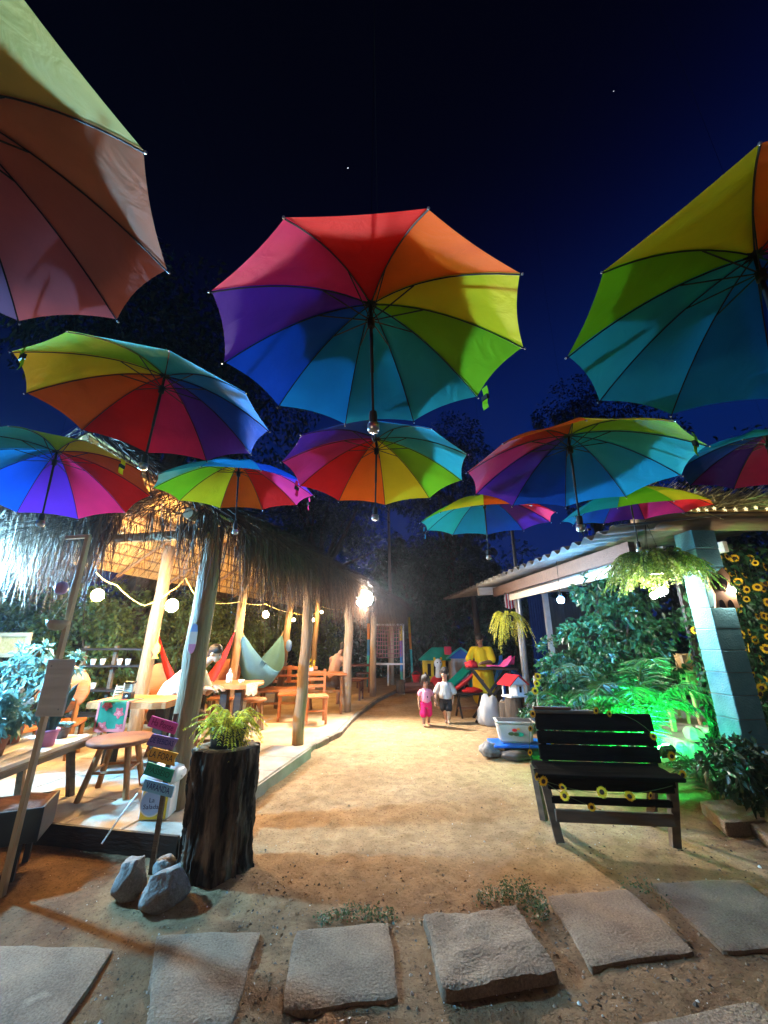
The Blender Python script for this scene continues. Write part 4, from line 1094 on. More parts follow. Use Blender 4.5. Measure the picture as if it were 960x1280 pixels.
# ================================================================ left foreground
mat('char_bark', (.016, .012, .009), (.125, .09, .064), scale=16, stretch=(1, 1, .16), rough=.9, bump=1.0, bscale=42, c3=(.24, .18, .125), spec=.05, lo=.42, hi=.6)
mat('cut_wood', (.3, .22, .14), (.18, .12, .07), scale=14, rough=.8, bump=.4); mat('potting_soil', (.018, .013, .01), (.03, .02, .015), scale=40, rough=.95, bump=.8)
sc_ = G(267, 1082)
st = thing('stump_planter', 'tall charred tree stump with deeply grooved black bark holding a fern', 'tree stump', (sc_.x, sc_.y, 0))
def bark_wob(a, z):
    a0 = a; a = a + .22 * mnoise.noise(Vector((math.cos(a) * 2.5, math.sin(a) * 2.5, z * 4.5))) + .07 * mnoise.noise(Vector((math.cos(a) * 8, math.sin(a) * 8, z * 14)))
    g = mnoise.noise(Vector((math.cos(a) * 5.5, math.sin(a) * 5.5, z * 1.1)))
    h = mnoise.noise(Vector((math.cos(a) * 13, math.sin(a) * 13, z * 2.6 + 5)))
    r1 = 1 - abs(mnoise.noise(Vector((math.cos(a) * 9, math.sin(a) * 9, z * 1.6 + 2)))) * 2
    r2 = 1 - abs(mnoise.noise(Vector((math.cos(a) * 21, math.sin(a) * 21, z * 6 + 9)))) * 2
    br = .35 + .65 * max(0, min(1, .5 + 1.6 * mnoise.noise(Vector((math.cos(a) * 4 + 3, math.sin(a) * 4, z * 5)))))
    return 1 + .05 * math.sin(2 * a + 1) + .09 * g + .11 * br * max(-.7, r1) + .04 * r2 + .025 * math.sin(3 * a + z * 2) + .015 * h
pf_ = [(.27, -.06), (.262, 0), (.248, .04)] + [(.238 - .012 * math.sin(k * .5), .04 + k * .034) for k in range(1, 21)] + [(.236, .735)]
pf_ = [((.262 - .026 * min(1, k / 12)) * .88, -.05 + .785 * k / 70) for k in range(71)]
MB().lathe(pf_, 180, wob=bark_wob).build('bark', M['char_bark'], st, True)
MB().lathe([(.001, .70), (.11, .705), (.118, .738), (.15, .745), (.205, .737)][::-1], 96, wob=lambda a, z: bark_wob(a, .735) * (.985 if z > .73 else .97)).build('cut_top', M['cut_wood'], st, True)
MB().lathe([(.10, .7), (.125, .83), (.13, .86), (.122, .86), (.11, .81), (.001, .8)], 20, wob=lambda a, z: 1 + .05 * math.sin(4 * a + z * 9)).build('black_pot', M['metal_black'], st, True)
MB().lathe([(.115, .82), (.001, .845)], 16).build('soil', M['potting_soil'], st)
fp = thing('fern', 'bright yellow green fern spilling out of the pot on the charred stump', 'fern', (sc_.x, sc_.y, .84))
for i in range(64):
    a = random.uniform(0, 2 * PI); d = Vector((math.cos(a), math.sin(a), 0)); l = random.uniform(.2, .36)
    u = random.choice((random.uniform(.2, .5), random.uniform(.5, .95)))
    frond(bez(d * .05, d * l * .45 + Vector((0, 0, l * u)), d * l * random.uniform(.8, 1.05) + Vector((0, 0, l * u * .6 - random.uniform(.02, .2))), 7), .05, .011, M['fern_yellow'], fp, stemr=.0016, taper=False, dens=1.15)

# --- direction sign
mat('sign_pink', (.75, .08, .38), (.66, .06, .33), scale=10); mat('sign_purple', (.2, .13, .42), (.26, .18, .46), scale=10); mat('sign_yellow', (.75, .4, .05), (.66, .33, .04), scale=10)
mat('sign_green', (.015, .33, .22), (.012, .27, .18), scale=10); mat('sign_blue', (.16, .42, .68), (.22, .5, .72), scale=10)
mat('ink_dark', (.015, .015, .02)); mat('ink_navy', (.02, .03, .2)); mat('ink_wine', (.22, .0, .12)); mat('ink_green', (.0, .1, .07))
def lettering(txt, size, m, parent, loc, width=None):
    cu = bpy.data.curves.new('lettering', 'FONT'); cu.body = txt; cu.size = size; cu.align_x = 'CENTER'; cu.align_y = 'CENTER'; cu.extrude = .0008; cu.resolution_u = 3
    tmp = bpy.data.objects.new('lettering_curve', cu); COL.objects.link(tmp)
    me = bpy.data.meshes.new_from_object(tmp.evaluated_get(bpy.context.evaluated_depsgraph_get()))
    bpy.data.objects.remove(tmp); bpy.data.curves.remove(cu)
    if width:
        w = max(v.co.x for v in me.vertices) - min(v.co.x for v in me.vertices); 
        for v in me.vertices: v.co.x *= width / w
    me.materials.clear()
    return link_mesh('lettering', me, m, parent, loc, (PI / 2, 0, 0))
SY = 3.27; sb_ = G(190, 1090)
sg = thing('direction_sign', 'wooden stake carrying five painted arrow boards beside the charred stump', 'signpost', (sb_.x, SY, 0))
MB().bar((0, 0, -.03), (.012, 0, .97), .03, .022, (0, 1, 0)).build('stake', M['wood_grey'], sg)
def sign(px, py, w, h, tilt, m, txt, ink, shape, lab, sz, yaw=0):
    p = at(px, py, SY - .03) - Vector((sb_.x, SY, 0))
    if shape == 'left': ol = [(-w / 2, 0), (-w / 2 + h * .4, -h / 2), (w / 2, -h / 2), (w / 2 - h * .15, 0), (w / 2, h / 2), (-w / 2 + h * .4, h / 2)]
    elif shape == 'trap': ol = [(-w / 2, -h / 2), (w / 2 - .02, -h / 2), (w / 2, h / 2), (-w / 2 + .025, h / 2)]
    else: ol = [(-w / 2, -h / 2), (w / 2, -h / 2), (w / 2 - .004, h / 2), (-w / 2 + .003, h / 2)]
    o = MB().poly([(x, -.007, z) for x, z in ol], (0, 1, 0), .014).build('arrow_board', m, sg)
    o.location = p; o.rotation_euler = (0, tilt, yaw); o['label'] = lab
    lettering(txt, sz, ink, o, (.0, -.0082, 0), w * .78)
    MB().sphere((0, -.008, h * .36), .004, 6, 4).build('nail', M['metal_grey'], o)
sign(204, 906, .215, .072, R_(15), M['sign_pink'], 'Ha Ponte', M['ink_wine'], 'rect', 'pink board', .062)
sign(203, 927, .22, .075, R_(10), M['sign_purple'], 'DE BEBIDAS', M['ink_navy'], 'trap', 'purple board', .05)
sign(202, 945, .225, .08, R_(12), M['sign_yellow'], 'LA FORA', M['ink_dark'], 'left', 'yellow board pointing left', .06)
sign(199, 965, .21, .078, R_(15), M['sign_green'], 'PASSEIO', M['ink_green'], 'rect', 'green board', .05)
sign(198, 985, .225, .07, R_(12), M['sign_blue'], 'VARANDA', M['ink_navy'], 'rect', 'light blue board', .055)
# --- grey stones round the stake
mat('boulder', (.25, .23, .2), (.14, .125, .11), scale=6, rough=.85, bump=.8, bscale=40, c3=(.33, .3, .26), grain=.35)
def boulder(px, py, size, rz, seed, label):
    b = G(px, py)
    mb = MB().sphere((0, 0, 0), 1, 28, 18); P = []
    for v in mb.v:
        v = Vector(v); f = 1 + .22 * mnoise.noise(v * 1.3 + Vector((seed, 0, 0))) + .07 * mnoise.noise(v * 3.2 + Vector((0, seed, 0))) + .025 * mnoise.noise(v * 8)
        for n_ in ((.6, -.6, .5), (-.7, -.5, .4), (.2, -.9, -.1), (-.1, .2, 1), (.9, .1, .2), (-.3, -.7, .7), (-.9, .3, .1)):
            nn = Vector(n_).normalized(); dd = v.dot(nn)
            if dd > .7: v = v - nn * (dd - .7) * .9
        P.append(tuple(Vector((v.x * size[0], v.y * size[1], v.z * size[2])) * f))
    mb.v = P
    o = mb.build('boulder', M['boulder'], smooth=True, loc=(b.x, b.y, size[2] * .72), rot=(0, 0, rz)); tag(o, label, 'stone', 'stones at the foot of the direction sign')
boulder(160, 1118, (.105, .1, .125), .4, 2.2, 'upright grey stone left of the sign stake')
boulder(204, 1128, (.15, .11, .105), .6, 8.1, 'broad sloping grey stone just right of the sign stake')
boulder(206, 1092, (.085, .08, .06), 1.2, 15.3, 'small dark stone behind the sign stake against the stump')
# --- cool box printed yellow, domed white lid
cl = G(188, 1029, .12); cl = Vector((cl.x - .02, cl.y + .16, .12))
t = thing('cooler_box', 'white cool box with a yellow front and round blue printed badge', 'cool box', cl, R_(4))
mat('print_yellow', (.8, .62, .08), (.74, .56, .06)); mat('print_blue', (.3, .5, .85), (.36, .56, .88)); mat('print_white', (.8, .8, .78))
MB().bevbox((0, 0, .125), (.23, .24, .25), .015).build('body', M['plastic_white'], t)
MB().box((-.0, -.1225, .12), (.2, .004, .215)).build('print', M['print_yellow'], t)
b_ = MB().poly([(.084 * math.cos(a) - .02, -.1248, .125 + .088 * math.sin(a)) for a in [k * PI / 14 for k in range(28)]], (0, -1, 0), .003).build('badge', M['print_blue'], t)
MB().poly([(.094 * math.cos(a) - .02, -.1246, .125 + .098 * math.sin(a)) for a in [k * PI / 14 for k in range(28)]], (0, -1, 0), .0012).build('badge_ring', M['print_white'], t)
lettering('La\nSalada', .045, M['ink_navy'], t, (-.02, -.1292, .12), .12)
MB().lathe([(.15, .25), (.165, .27), (.165, .3), (.14, .345), (.08, .37), (.001, .375)], 24, wob=lambda a, z: 1 / max(abs(math.cos(a)), abs(math.sin(a))) ** .55 * .95).build('lid', M['plastic_white'], t, True)
MB().tube(bez((-.16, -.04, .28), (0, -.06, .42), (.16, -.04, .28), 10), .009, 7).build('handle', M['plastic_white'], t)
c0, c1 = at(172, 992, 3.62), at(127, 1055, 3.42)
o = MB().tube(bez(c0, c0.lerp(c1, .5) + Vector((0, 0, .02)), c1, 8), .006, 6).build('white_stick', M['plastic_white']); tag(o, 'thin white stick leaning from the patio edge onto the brown soil', 'stick')

# --- wooden post with arm, hanging gourd, ball and plank
pb_ = G(2, 1118)
t = thing('wooden_post', 'slim pale wooden post with a short arm at the top left of the picture', 'post', (pb_.x, pb_.y, 0))
MB().bar((0, 0, -.1), (.005, 0, 2.28), .035, .03).build('upright', M['wood_pale_z'], t); MB().bar((.02, 0, 2.285), (-.17, 0, 2.27), .026, .026).build('arm', M['wood_pale'], t)
pk = thing('notice_plank', 'blank weathered plank fixed across the slim wooden post', 'plank', at(70, 859, pb_.y - .03), 0)
MB().bevbox((.0, 0, 0), (.19, .018, .37), .004, Matrix.Rotation(R_(0), 3, 'Y')).build('board', M['wood_bleached'], pk)
MB().sphere((-.06, -.011, .14), .006, 6, 4).sphere((.06, -.011, -.14), .006, 6, 4).build('nail', M['metal_grey'], pk)
mat('ball_blue', (.05, .12, .4), (.4, .15, .25), scale=6, rough=.35); mat('gourd', (.5, .38, .24), (.36, .26, .15), scale=12, rough=.5)
g1 = at(77, 735, pb_.y - .02)
t = thing('hanging_ball', 'small blue and pink painted ball hanging from the wooden arm', 'ornament', g1)
MB().sphere((0, 0, 0), (.045, .045, .05), 16, 10).build('ball', M['ball_blue'], t, True); MB().tube([(0, 0, .05), (.03, .01, .36)], .002, 4).build('string', M['rope_tan'], t)
MB().lathe([(.001, -.09), (.018, -.085), (.02, -.055), (.012, -.05)], 10).build('tassel', M['rope_tan'], t)
g2 = at(72, 778, pb_.y - .03)
t = thing('hanging_gourd', 'hollow pale gourd bowl hanging on cords below the painted ball', 'ornament', g2)
MB().lathe([(.001, -.06), (.045, -.05), (.07, -.015), (.072, .015), (.066, .015), (.06, -.012), (.001, -.045)], 18, wob=lambda a, z: 1 + .08 * math.sin(a)).build('bowl', M['gourd'], t, True)
for dx in (-.05, .05): MB().tube([(dx, 0, .01), (.03, .01, .2), (.05, .0, .32)], .002, 4).build('cord', M['rope_tan'], t)

# --- metal trough on legs
tr = thing('metal_trough', 'black metal trough with a rusty lining on short legs at the left edge', 'trough', (-2.42, 3.36, 0), R_(24))
mat('rust', (.16, .06, .03), (.08, .03, .018), scale=8, rough=.9, bump=.5)
L_, w_, h_, z_ = 1.15, .34, .2, .2
MB().bevbox((-L_ / 2, -w_ / 2, z_ + h_ / 2), (L_, .015, h_), .003).build('side_panel', M['metal_black'], tr); MB().bevbox((-L_ / 2, w_ / 2, z_ + h_ / 2), (L_, .015, h_), .003).build('side_panel', M['metal_black'], tr)
for x in (0, -L_): MB().bevbox((x, 0, z_ + h_ / 2), (.015, w_ + .014, h_ + .004), .003).build('end_panel', M['metal_black'], tr)
MB().sheet([[(-L_ + .01 + (L_ - .02) * i / 20, -w_ / 2 + .01 + (w_ - .02) * j / 8, z_ + h_ - .05 + .018 * mnoise.noise(Vector((i * .5, j * .6, 2)))) for i in range(21)] for j in range(9)], -.05).build('fill', M['rust'], tr, True)
for x in (-.1, -L_ + .1):
    for y in (-.13, .13): MB().bar((x, y, -.02), (x, y, z_ + .01), .035, .035).build('leg', M['metal_black'], tr)

# --- plant table
ta, tb_ = G(0, 959, .62), G(114, 918, .62)
d = (tb_ - ta).normalized(); nn = Vector((-d.y, d.x, 0)); ang = math.atan2(d.y, d.x)
pt = thing('plant_table', 'weathered pale plank table with splayed legs crowded with potted plants at the left edge', 'table', (tb_.x, tb_.y, 0), ang)
for j in range(4): MB().bevbox((-.7, .07 + j * .142, .6), (1.46, .136, .035), .005).build('table_plank', M['wood_bleached'], pt)
MB().bevbox((-.7, .01, .555), (1.4, .025, .05), .004).build('apron', M['wood_grey'], pt)
for x in (-.12, -1.25):
    for y in (.1, .5): MB().bar((x, y, .58), (x + (.1 if x > -.5 else -.1), y + (.02 if y > .3 else -.04), .1), .05, .05).build('leg', M['wood_grey'], pt)
def on_table(x, y): return Matrix.Rotation(ang, 3, 'Z') @ Vector((x, y, 0)) + Vector((tb_.x, tb_.y, .6185))
mat('pot_pink', (.62, .25, .42), (.55, .2, .37), rough=.5); mat('pot_terra', (.32, .12, .06), (.25, .09, .05), rough=.8); mat('pot_brown', (.1, .045, .03), rough=.6)
leafy('leaf_blade', (.06, .12, .09), .15, .25); leafy('leaf_cyan', (.1, .24, .22), .25, .35); leafy('leaf_snake', (.1, .25, .1), .15, .25); leafy('succulent', (.2, .36, .34), .2, .3)
def pot(t, r, h, m):
    MB().lathe([(r * .75, 0), (r * .82, h * .4), (r * .95, h * .8), (r, h * .82), (r, h), (r * .9, h), (r * .88, h * .88), (.001, h * .9)], 20).build('pot', m, t, True)
    MB().lathe([(r * .88, h * .86), (.001, h * .93)], 14).build('soil', M['potting_soil'], t)
def blade_leaf(t, pts, w, m, name='leaf'):
    rows = []
    n_ = len(pts) - 1
    for i, p in enumerate(pts):
        p = Vector(p); dd = (Vector(pts[min(i + 1, n_)]) - Vector(pts[max(i - 1, 0)])).normalized()
        s = dd.cross(Vector((.3, -1, .2))).normalized(); nrm_ = s.cross(dd)
        ww = w * (.5 + .5 * math.sin(PI * min(1, .2 + i / n_ * .8))) * (1 if i < n_ else .08)
        rows.append([p - s * ww * .5 + nrm_ * ww * .12, p, p + s * ww * .5 + nrm_ * ww * .12])
    return MB().sheet(rows, .003).build(name, m, t, True)
t = thing('potted_plant', 'tall dark bladed plant in a pink pot on the plant table', 'plant', on_table(-.42, .13)); pot(t, .085, .13, M['pot_pink'])
for i in range(9):
    a = i * 2.4; dv = Vector((math.cos(a), math.sin(a), 0)); l = random.uniform(.26, .42)
    blade_leaf(t, bez(dv * .03 + Vector((0, 0, .11)), dv * .07 + Vector((0, 0, .12 + l * .6)), dv * random.uniform(.1, .2) + Vector((0, 0, .11 + l)), 6), .055, M['leaf_blade'])
t = thing('potted_plant', 'small succulent with pale rosettes in a brown pot near the table corner', 'plant', on_table(-.12, .2)); pot(t, .065, .09, M['pot_brown'])
for k in range(3):
    for i in range(12):
        a = i * 2.4; r = .025 + .05 * i / 12; dv = Vector((math.cos(a), math.sin(a), 0)); c_ = Vector(((k - 1) * .05, random.uniform(-.02, .02), .1))
        blade_leaf(t, [c_ + dv * .005, c_ + dv * r * .6 + Vector((0, 0, .02)), c_ + dv * r + Vector((0, 0, .035 - r * .2))], .03, M['succulent'])
t = thing('potted_plant', 'snake plant with upright green leaves in a dark pot behind the succulent', 'plant', on_table(-.02, .42)); pot(t, .07, .12, M['pot_brown'])
for i, (dx, l, m_) in enumerate(((-.03, .3, 'leaf_snake'), (.02, .44, 'leaf_snake'), (.11, .36, 'leaf_snake'), (.16, .28, 'leaf_blade'), (-.09, .26, 'leaf_blade'), (.0, .34, 'leaf_snake'))):
    blade_leaf(t, bez((dx * .2, (i % 3 - 1) * .02, .1), (dx * .6, (i % 3 - 1) * .03, .1 + l * .6), (dx, (i % 3 - 1) * .06, .1 + l), 6), .055, M[m_])
for i, (x, y, lab) in enumerate(((-.75, .3, 'bushy cyan lit plant at the left edge of the picture, lower one'), (-.55, .5, 'bushy cyan lit plant behind the pink pot'), (-.3, .52, 'small leafy plant in a clay pot behind the tall bladed plant'))):
    t = thing('potted_plant', lab, 'plant', on_table(x, y)); pot(t, .09, .14, M['pot_terra'])
    bl = [(Vector((random.uniform(-.12, .12), random.uniform(-.1, .1), random.uniform(.18, .42 - .12 * (i == 2)))), .11) for _ in range(7)]
    crown('foliage', bl, 420, .09, .035, M['leaf_cyan'], t)
    MB().tube([(0, 0, .1), (.01, 0, .3)], .008, 5).build('stem', M['leaf_mid'], t)
mat('flower_white', (.8, .78, .8)); 
t = thing('flower_bunch', 'bunch of white flowers among the cyan leaves at the left edge', 'flowers', on_table(-.62, .33) + Vector((0, 0, .42)))
for k in range(14):
    c_ = Vector((random.gauss(0, .05), random.gauss(0, .04), random.gauss(0, .03))); mb = MB()
    for i in range(5):
        a = i * 2 * PI / 5; mb.sphere(c_ + Vector((.016 * math.cos(a), -.005, .016 * math.sin(a))), (.013, .006, .013), 6, 4)
    mb.build('flower', M['flower_white'], t)
MB().tube([(0, 0, -.3), (0, 0, 0)], .006, 5).build('stem', M['leaf_mid'], t)
# big leafy plant standing behind the plant table
bl = [(at(px, py, 4.6) , r) for px, py, r in ((12, 850, .18), (40, 842, .17), (60, 850, .13), (25, 825, .15), (48, 815, .1), (5, 880, .16), (2, 830, .14), (70, 870, .1), (95, 830, .1))]
bush('leafy plant with long cool lit leaves standing behind the plant table', (-4.1, 4.6, .12), bl, 1300, .12, M['leaf_cyan'], lw=.3)

# ================================================================ furniture of the hut
def round_stool(label, loc, r, h, m, group, rz=0, legs=4):
    t = thing('round_stool', label, 'stool', loc, rz, group)
    MB().lathe([(r * .9, h - .045), (r, h - .035), (r * 1.01, h - .012), (r * .97, h), (.001, h + .002)], 26, wob=lambda a, z: 1 + .02 * math.sin(3 * a)).build('seat', m, t, True)
    for i in range(legs):
        a = 2 * PI * (i + .5) / legs; dv = Vector((math.cos(a), math.sin(a), 0))
        MB().tube([dv * r * .55 + Vector((0, 0, h - .04)), dv * r * .98], [.03, .026], 8).build('leg', M['wood_warm_z'], t)
    a = [Vector((math.cos(2 * PI * (i + .5) / legs), math.sin(2 * PI * (i + .5) / legs), 0)) * r * .77 + Vector((0, 0, h * .45)) for i in range(legs)]
    for i in range(legs): MB().tube([a[i], a[(i + 1) % legs]], .013, 6).build('stretcher', M['wood_warm'], t)
    return t
b = G(128, 998, .12); round_stool('brown round stool with splayed log legs on the patio', (b.x, b.y + .12, .12), .285, .47, M['wood_redbrown'], 'round stools', .2)
b = G(315, 912, .05); round_stool('small round stool right of the fern on the sand floor', (b.x, b.y, .05), .2, .48, M['wood_orange'], 'round stools', .5)
def slab_table(label, c, lx, ly, h, m, legs, group, rz=0, thick=.07, wavy=True):
    t = thing('slab_table', label, 'table', c, rz, group)
    n_ = 20; ol = []
    for k in range(n_):
        x = -lx / 2 + lx * k / (n_ - 1); ol.append((x, -ly / 2 + .02 * math.sin(k * 1.1)))
    for k in range(n_):
        x = lx / 2 - lx * k / (n_ - 1); ol.append((x, ly / 2 + .02 * math.sin(k * .9)))
    MB().poly([(x, y, h - thick) for x, y in ol], (0, 0, 1), thick).build('tabletop', m, t)
    for x, y in legs: MB().bevbox((x, y, (h - thick) / 2), (.12, .12, h - thick), .01).build('leg', M['wood_dark'], t)
    return t
ty = 4.85
xa, xb = at(108, 885, ty).x, at(206, 885, ty).x
slab_table('thick slab table on dark legs carrying the flowered cloth', ((xa + xb) / 2, ty + .3, .05), xb - xa, .62, .78, M['wood_orange'], ((.32, -.1), (-.32, .1), (.3, .2)), 'slab tables')
tz = .83
# flowered cloth hanging over the table edge
mat('cloth_green', (.012, .11, .06), (.018, .14, .08), scale=12, rough=.8); mat('flower_red', (.4, .03, .035), (.5, .1, .09), scale=40); mat('cloth_trim', (.62, .14, .12))
xc0, xc1 = at(119, 900, ty - .03).x, at(158, 900, ty - .03).x
t = thing('table_runner', 'green cloth with big red flowers and a red border hanging over the slab table edge', 'cloth', ((xc0 + xc1) / 2, ty, tz))
w2 = (xc1 - xc0) / 2
def cloth_pt(u, s): # s runs from the top of the table down the front
    x = (u - .5) * 2 * w2
    if s < .25: return Vector((x, .25 - s, .006))
    return Vector((x, -.028 - .012 * math.sin(u * 9) * (s - .25) * 3, .006 - (s - .25)))
rows = [[cloth_pt(i / 12, .55 * j / 22) for i in range(13)] for j in range(23)]
MB().sheet(rows, .003).build('fabric', M['cloth_green'], t, True)
for u, s in ((.72, .36), (.25, .5), (.8, .52), (.3, .28), (.5, .12)):
    for q, (rr, mm) in enumerate(((.05, 'flower_red'), (.022, 'cloth_trim'))):
        ol = []
        for k in range(20):
            a = 2 * PI * k / 20; r = rr * (1 + .25 * math.sin(5 * a)); ol.append(cloth_pt(min(1, max(0, u + r * math.cos(a) / (2 * w2))), min(.55, max(.26 if s > .26 else 0, s + r * math.sin(a)))) + Vector((0, -.0035 - .002 * q, 0) if s > .26 else (0, 0, .0035 + .002 * q)))
        MB().poly(ol, (0, -1, 0) if s > .26 else (0, 0, 1), .001).build('printed_flower', M[mm], t)
for ua, ub in ((0, .07), (.93, 1)): MB().sheet([[cloth_pt(u, .55 * j / 22) + Vector((0, -.004, .004 if j < 11 else 0)) for u in (ua, ub)] for j in range(23)], .001).build('border', M['cloth_trim'], t)
MB().sheet([[cloth_pt(i / 12, s) + Vector((0, -.004, 0)) for i in range(13)] for s in (.52, .55)], .001).build('border', M['cloth_trim'], t)
p = at(161, 868, ty + .2); mat('box_black', (.02, .02, .02), rough=.35)
t = thing('napkin_holder', 'black and white napkin dispenser standing on the slab table', 'napkin holder', (p.x, ty + .2, tz))
MB().bevbox((0, 0, .04), (.1, .08, .08), .006).build('base', M['box_black'], t); MB().bevbox((0, 0, .125), (.085, .065, .09), .004).build('napkins', M['plastic_white'], t)
MB().bevbox((0, 0, .185), (.1, .08, .03), .006).build('top', M['box_black'], t); MB().sphere((0, -.041, .04), (.016, .004, .016), 10, 6).build('knob', M['plastic_white'], t)
for i in range(4): MB().box((0, -.034, .095 + i * .018), (.06, .003, .004)).build('slot', M['box_black'], t)
for sx in (-1, 1): MB().bar((sx * .05, -.02, .08), (sx * .05, -.02, .17), .006, .012).build('side_bar', M['steel'], t)
p = at(146, 872, ty + .3); t = thing('menu_stand', 'small wooden slatted menu stand on the slab table', 'menu stand', (p.x, ty + .3, tz))
for i in range(4): MB().box((0, .01 * i, .04 + .028 * i), (.1, .008, .016)).build('slat', M['wood_pale'], t)
for sx in (-1, 1): MB().bar((sx * .05, .0, 0), (sx * .05, .04, .15), .008, .008).build('side_bar', M['wood_pale'], t)
def round_chair(label, loc, rz, group, rb=.25, zc=.85, m='wood_orange'):
    t = thing('round_back_chair', label, 'chair', loc, rz, group)
    MB().lathe([(.001, -.022), (rb * .93, -.022), (rb, -.01), (rb, .01), (rb * .93, .022), (.001, .022)], 30).build('backrest', M[m], t, True, (0, .2, zc), (PI / 2 - .12, 0, 0))
    MB().bevbox((0, 0, .45), (.44, .42, .045), .015).build('seat', M[m], t)
    for sx in (-1, 1):
        MB().bar((sx * .19, -.17, 0), (sx * .18, -.16, .43), .045, .045).build('leg', M['wood_warm_z'], t); MB().bar((sx * .19, .2, 0), (sx * .17, .18, .75), .045, .045).build('leg', M['wood_warm_z'], t)
    MB().bar((-.19, -.17, .2), (.19, -.17, .2), .03, .03).build('stretcher', M['wood_warm'], t)
    return t
p = at(99, 866, 5.7); round_chair('orange wooden chair with a round disc backrest behind the flowered cloth', (p.x, 5.5, .05), R_(200), 'round backed wooden chairs', .285, .86)
p = at(33, 872, 5.2); round_chair('orange round backed chair half hidden by the plants at the left edge', (p.x, 5.1, .05), R_(170), 'round backed wooden chairs', .25, .82)
p = at(210, 858, 6.6); round_chair('wooden chair with a rounded back in front of the inner post with the charm', (p.x + .05, 6.5, .05), R_(70), 'round backed wooden chairs', .24, .86)
p = at(277, 848, 7.6); round_chair('wooden chair with a rounded back behind the table with the white shaker', (p.x, 7.75, .05), R_(10), 'round backed wooden chairs', .24, .86)
ty2 = 6.9; xa, xb = at(232, 852, ty2).x, at(318, 852, ty2).x
slab_table('slab table behind the bark post with a white shaker on it', ((xa + xb) / 2, ty2 + .2, .05), xb - xa, .7, .77, M['wood_orange'], ((.3, -.1), (.05, -.05), (-.4, .1)), 'slab tables')
p = at(287, 845, ty2 + .15); t = thing('shaker', 'white shaker bottle on the table behind the bark post', 'bottle', (p.x, ty2 + .15, .82))
MB().lathe([(.045, 0), (.05, .02), (.05, .12), (.03, .15), (.02, .155)], 14).build('body', M['plastic_white'], t, True); MB().lathe([(.02, .155), (.02, .19), (.008, .2), (.006, .225), (.001, .226)], 10).build('cap', M['plastic_white'], t, True)
p = at(302, 848, ty2 + .1); t = thing('small_bowl', 'small white bowl right of the shaker bottle', 'bowl', (p.x, ty2 + .1, .82)); MB().lathe([(.03, 0), (.055, .05), (.05, .05), (.001, .012)], 14).build('bowl', M['plastic_white'], t, True)
mat('cloth_cream', (.62, .5, .32), (.5, .38, .22), scale=20, rough=.9)
p0, p1 = at(309, 855, ty2 - .16), at(322, 870, ty2 - .16)
rows = [[(p0.x + (p1.x - p0.x) * i / 8, ty2 - .19 - .012 * math.sin(i * 1.5) * j / 6, .826 - .16 * j / 6 + .012 * math.sin(i * 2)) for i in range(9)] for j in range(7)]
rows = [[(x, ty2 + .15, .826) for x, y, z in rows[0]]] + rows
tag(MB().sheet(rows, .003).build('table_cloth', M['cloth_cream'], smooth=True), 'small cream cloth hanging over the right end of the shaker table', 'cloth')
def picnic_bench(label, loc, rz, ln, group, m='wood_orange', back=False):
    t = thing('long_bench', label, 'bench', loc, rz, group)
    for j in range(2): MB().bevbox((0, -.08 + j * .165, .45), (ln, .155, .04), .006).build('seat_plank', M[m], t)
    for sx in (-1, 1):
        for sy in (-1, 1): MB().bar((sx * (ln / 2 - .15), sy * .06, .44), (sx * (ln / 2 - .1), sy * .17, 0), .05, .05).build('leg', M['wood_warm_z'], t)
        MB().bar((sx * (ln / 2 - .13), -.12, .2), (sx * (ln / 2 - .13), .12, .2), .04, .03).build('stretcher', M['wood_warm'], t)
        if back: MB().bar((sx * (ln / 2 - .15), .16, .43), (sx * (ln / 2 - .15), .24, .9), .045, .045).build('back_post', M[m], t)
    if back:
        MB().bevbox((0, .225, .84), (ln, .03, .07), .005).build('back_plank', M[m], t); MB().bevbox((0, .205, .68), (ln, .03, .05), .005).build('back_plank', M[m], t)
        for k in range(3): MB().bevbox(((k - 1) * ln * .28, .24, .72), (.1, .02, .35), .005).build('back_slat', M[m], t)
    else: MB().bar((-(ln / 2 - .13), 0, .2), ((ln / 2 - .13), 0, .2), .03, .04).build('long_rail', M['wood_warm'], t)
    return t
b = G(345, 893, .05); picnic_bench('long bench on the sand floor in front of the blue hammock', (b.x, b.y, .05), R_(8), 1.15, 'long wooden benches')
p = at(368, 850, 9.0); picnic_bench('long bench with a slatted back left of the bark post by the kerb', (p.x - .2, 9.2, .05), R_(4), 1.25, 'long wooden benches', back=True)
p = at(240, 880, 6.3); picnic_bench('long bench under the man in the white shirt', (-2.55, 5.72, .05), R_(4), 1.0, 'long wooden benches')
p = at(345, 850, 10.2); picnic_bench('long bench behind the blue hammock', (p.x - .2, 10.6, .05), R_(6), 1.5, 'long wooden benches')
def plank_table(label, loc, rz, lx, ly, group, m='wood_orange'):
    t = thing('plank_table', label, 'table', loc, rz, group)
    for j in range(4): MB().bevbox((0, -ly / 2 + ly / 8 + j * ly / 4, .75), (lx, ly / 4 - .008, .035), .005).build('table_plank', M[m], t)
    for sx in (-1, 1):
        for sy in (-1, 1): MB().bar((sx * (lx / 2 - .12), sy * ly * .1, .73), (sx * (lx / 2 - .1), sy * ly * .45, 0), .05, .06).build('leg', M['wood_warm_z'], t)
    MB().bar((-lx / 2 + .1, 0, .4), (lx / 2 - .1, 0, .4), .04, .05).build('long_rail', M['wood_warm'], t)
    return t
p = at(405, 845, 9.0); plank_table('plank table between the bark post by the kerb and the floodlit post', (p.x - .05, 9.1, .05), R_(5), 1.05, .6, 'plank tables')
p = at(462, 850, 12); plank_table('dark red plank table beyond the floodlit post', (p.x - .3, 12.0, .05), R_(15), .9, .6, 'plank tables', 'wood_redbrown')
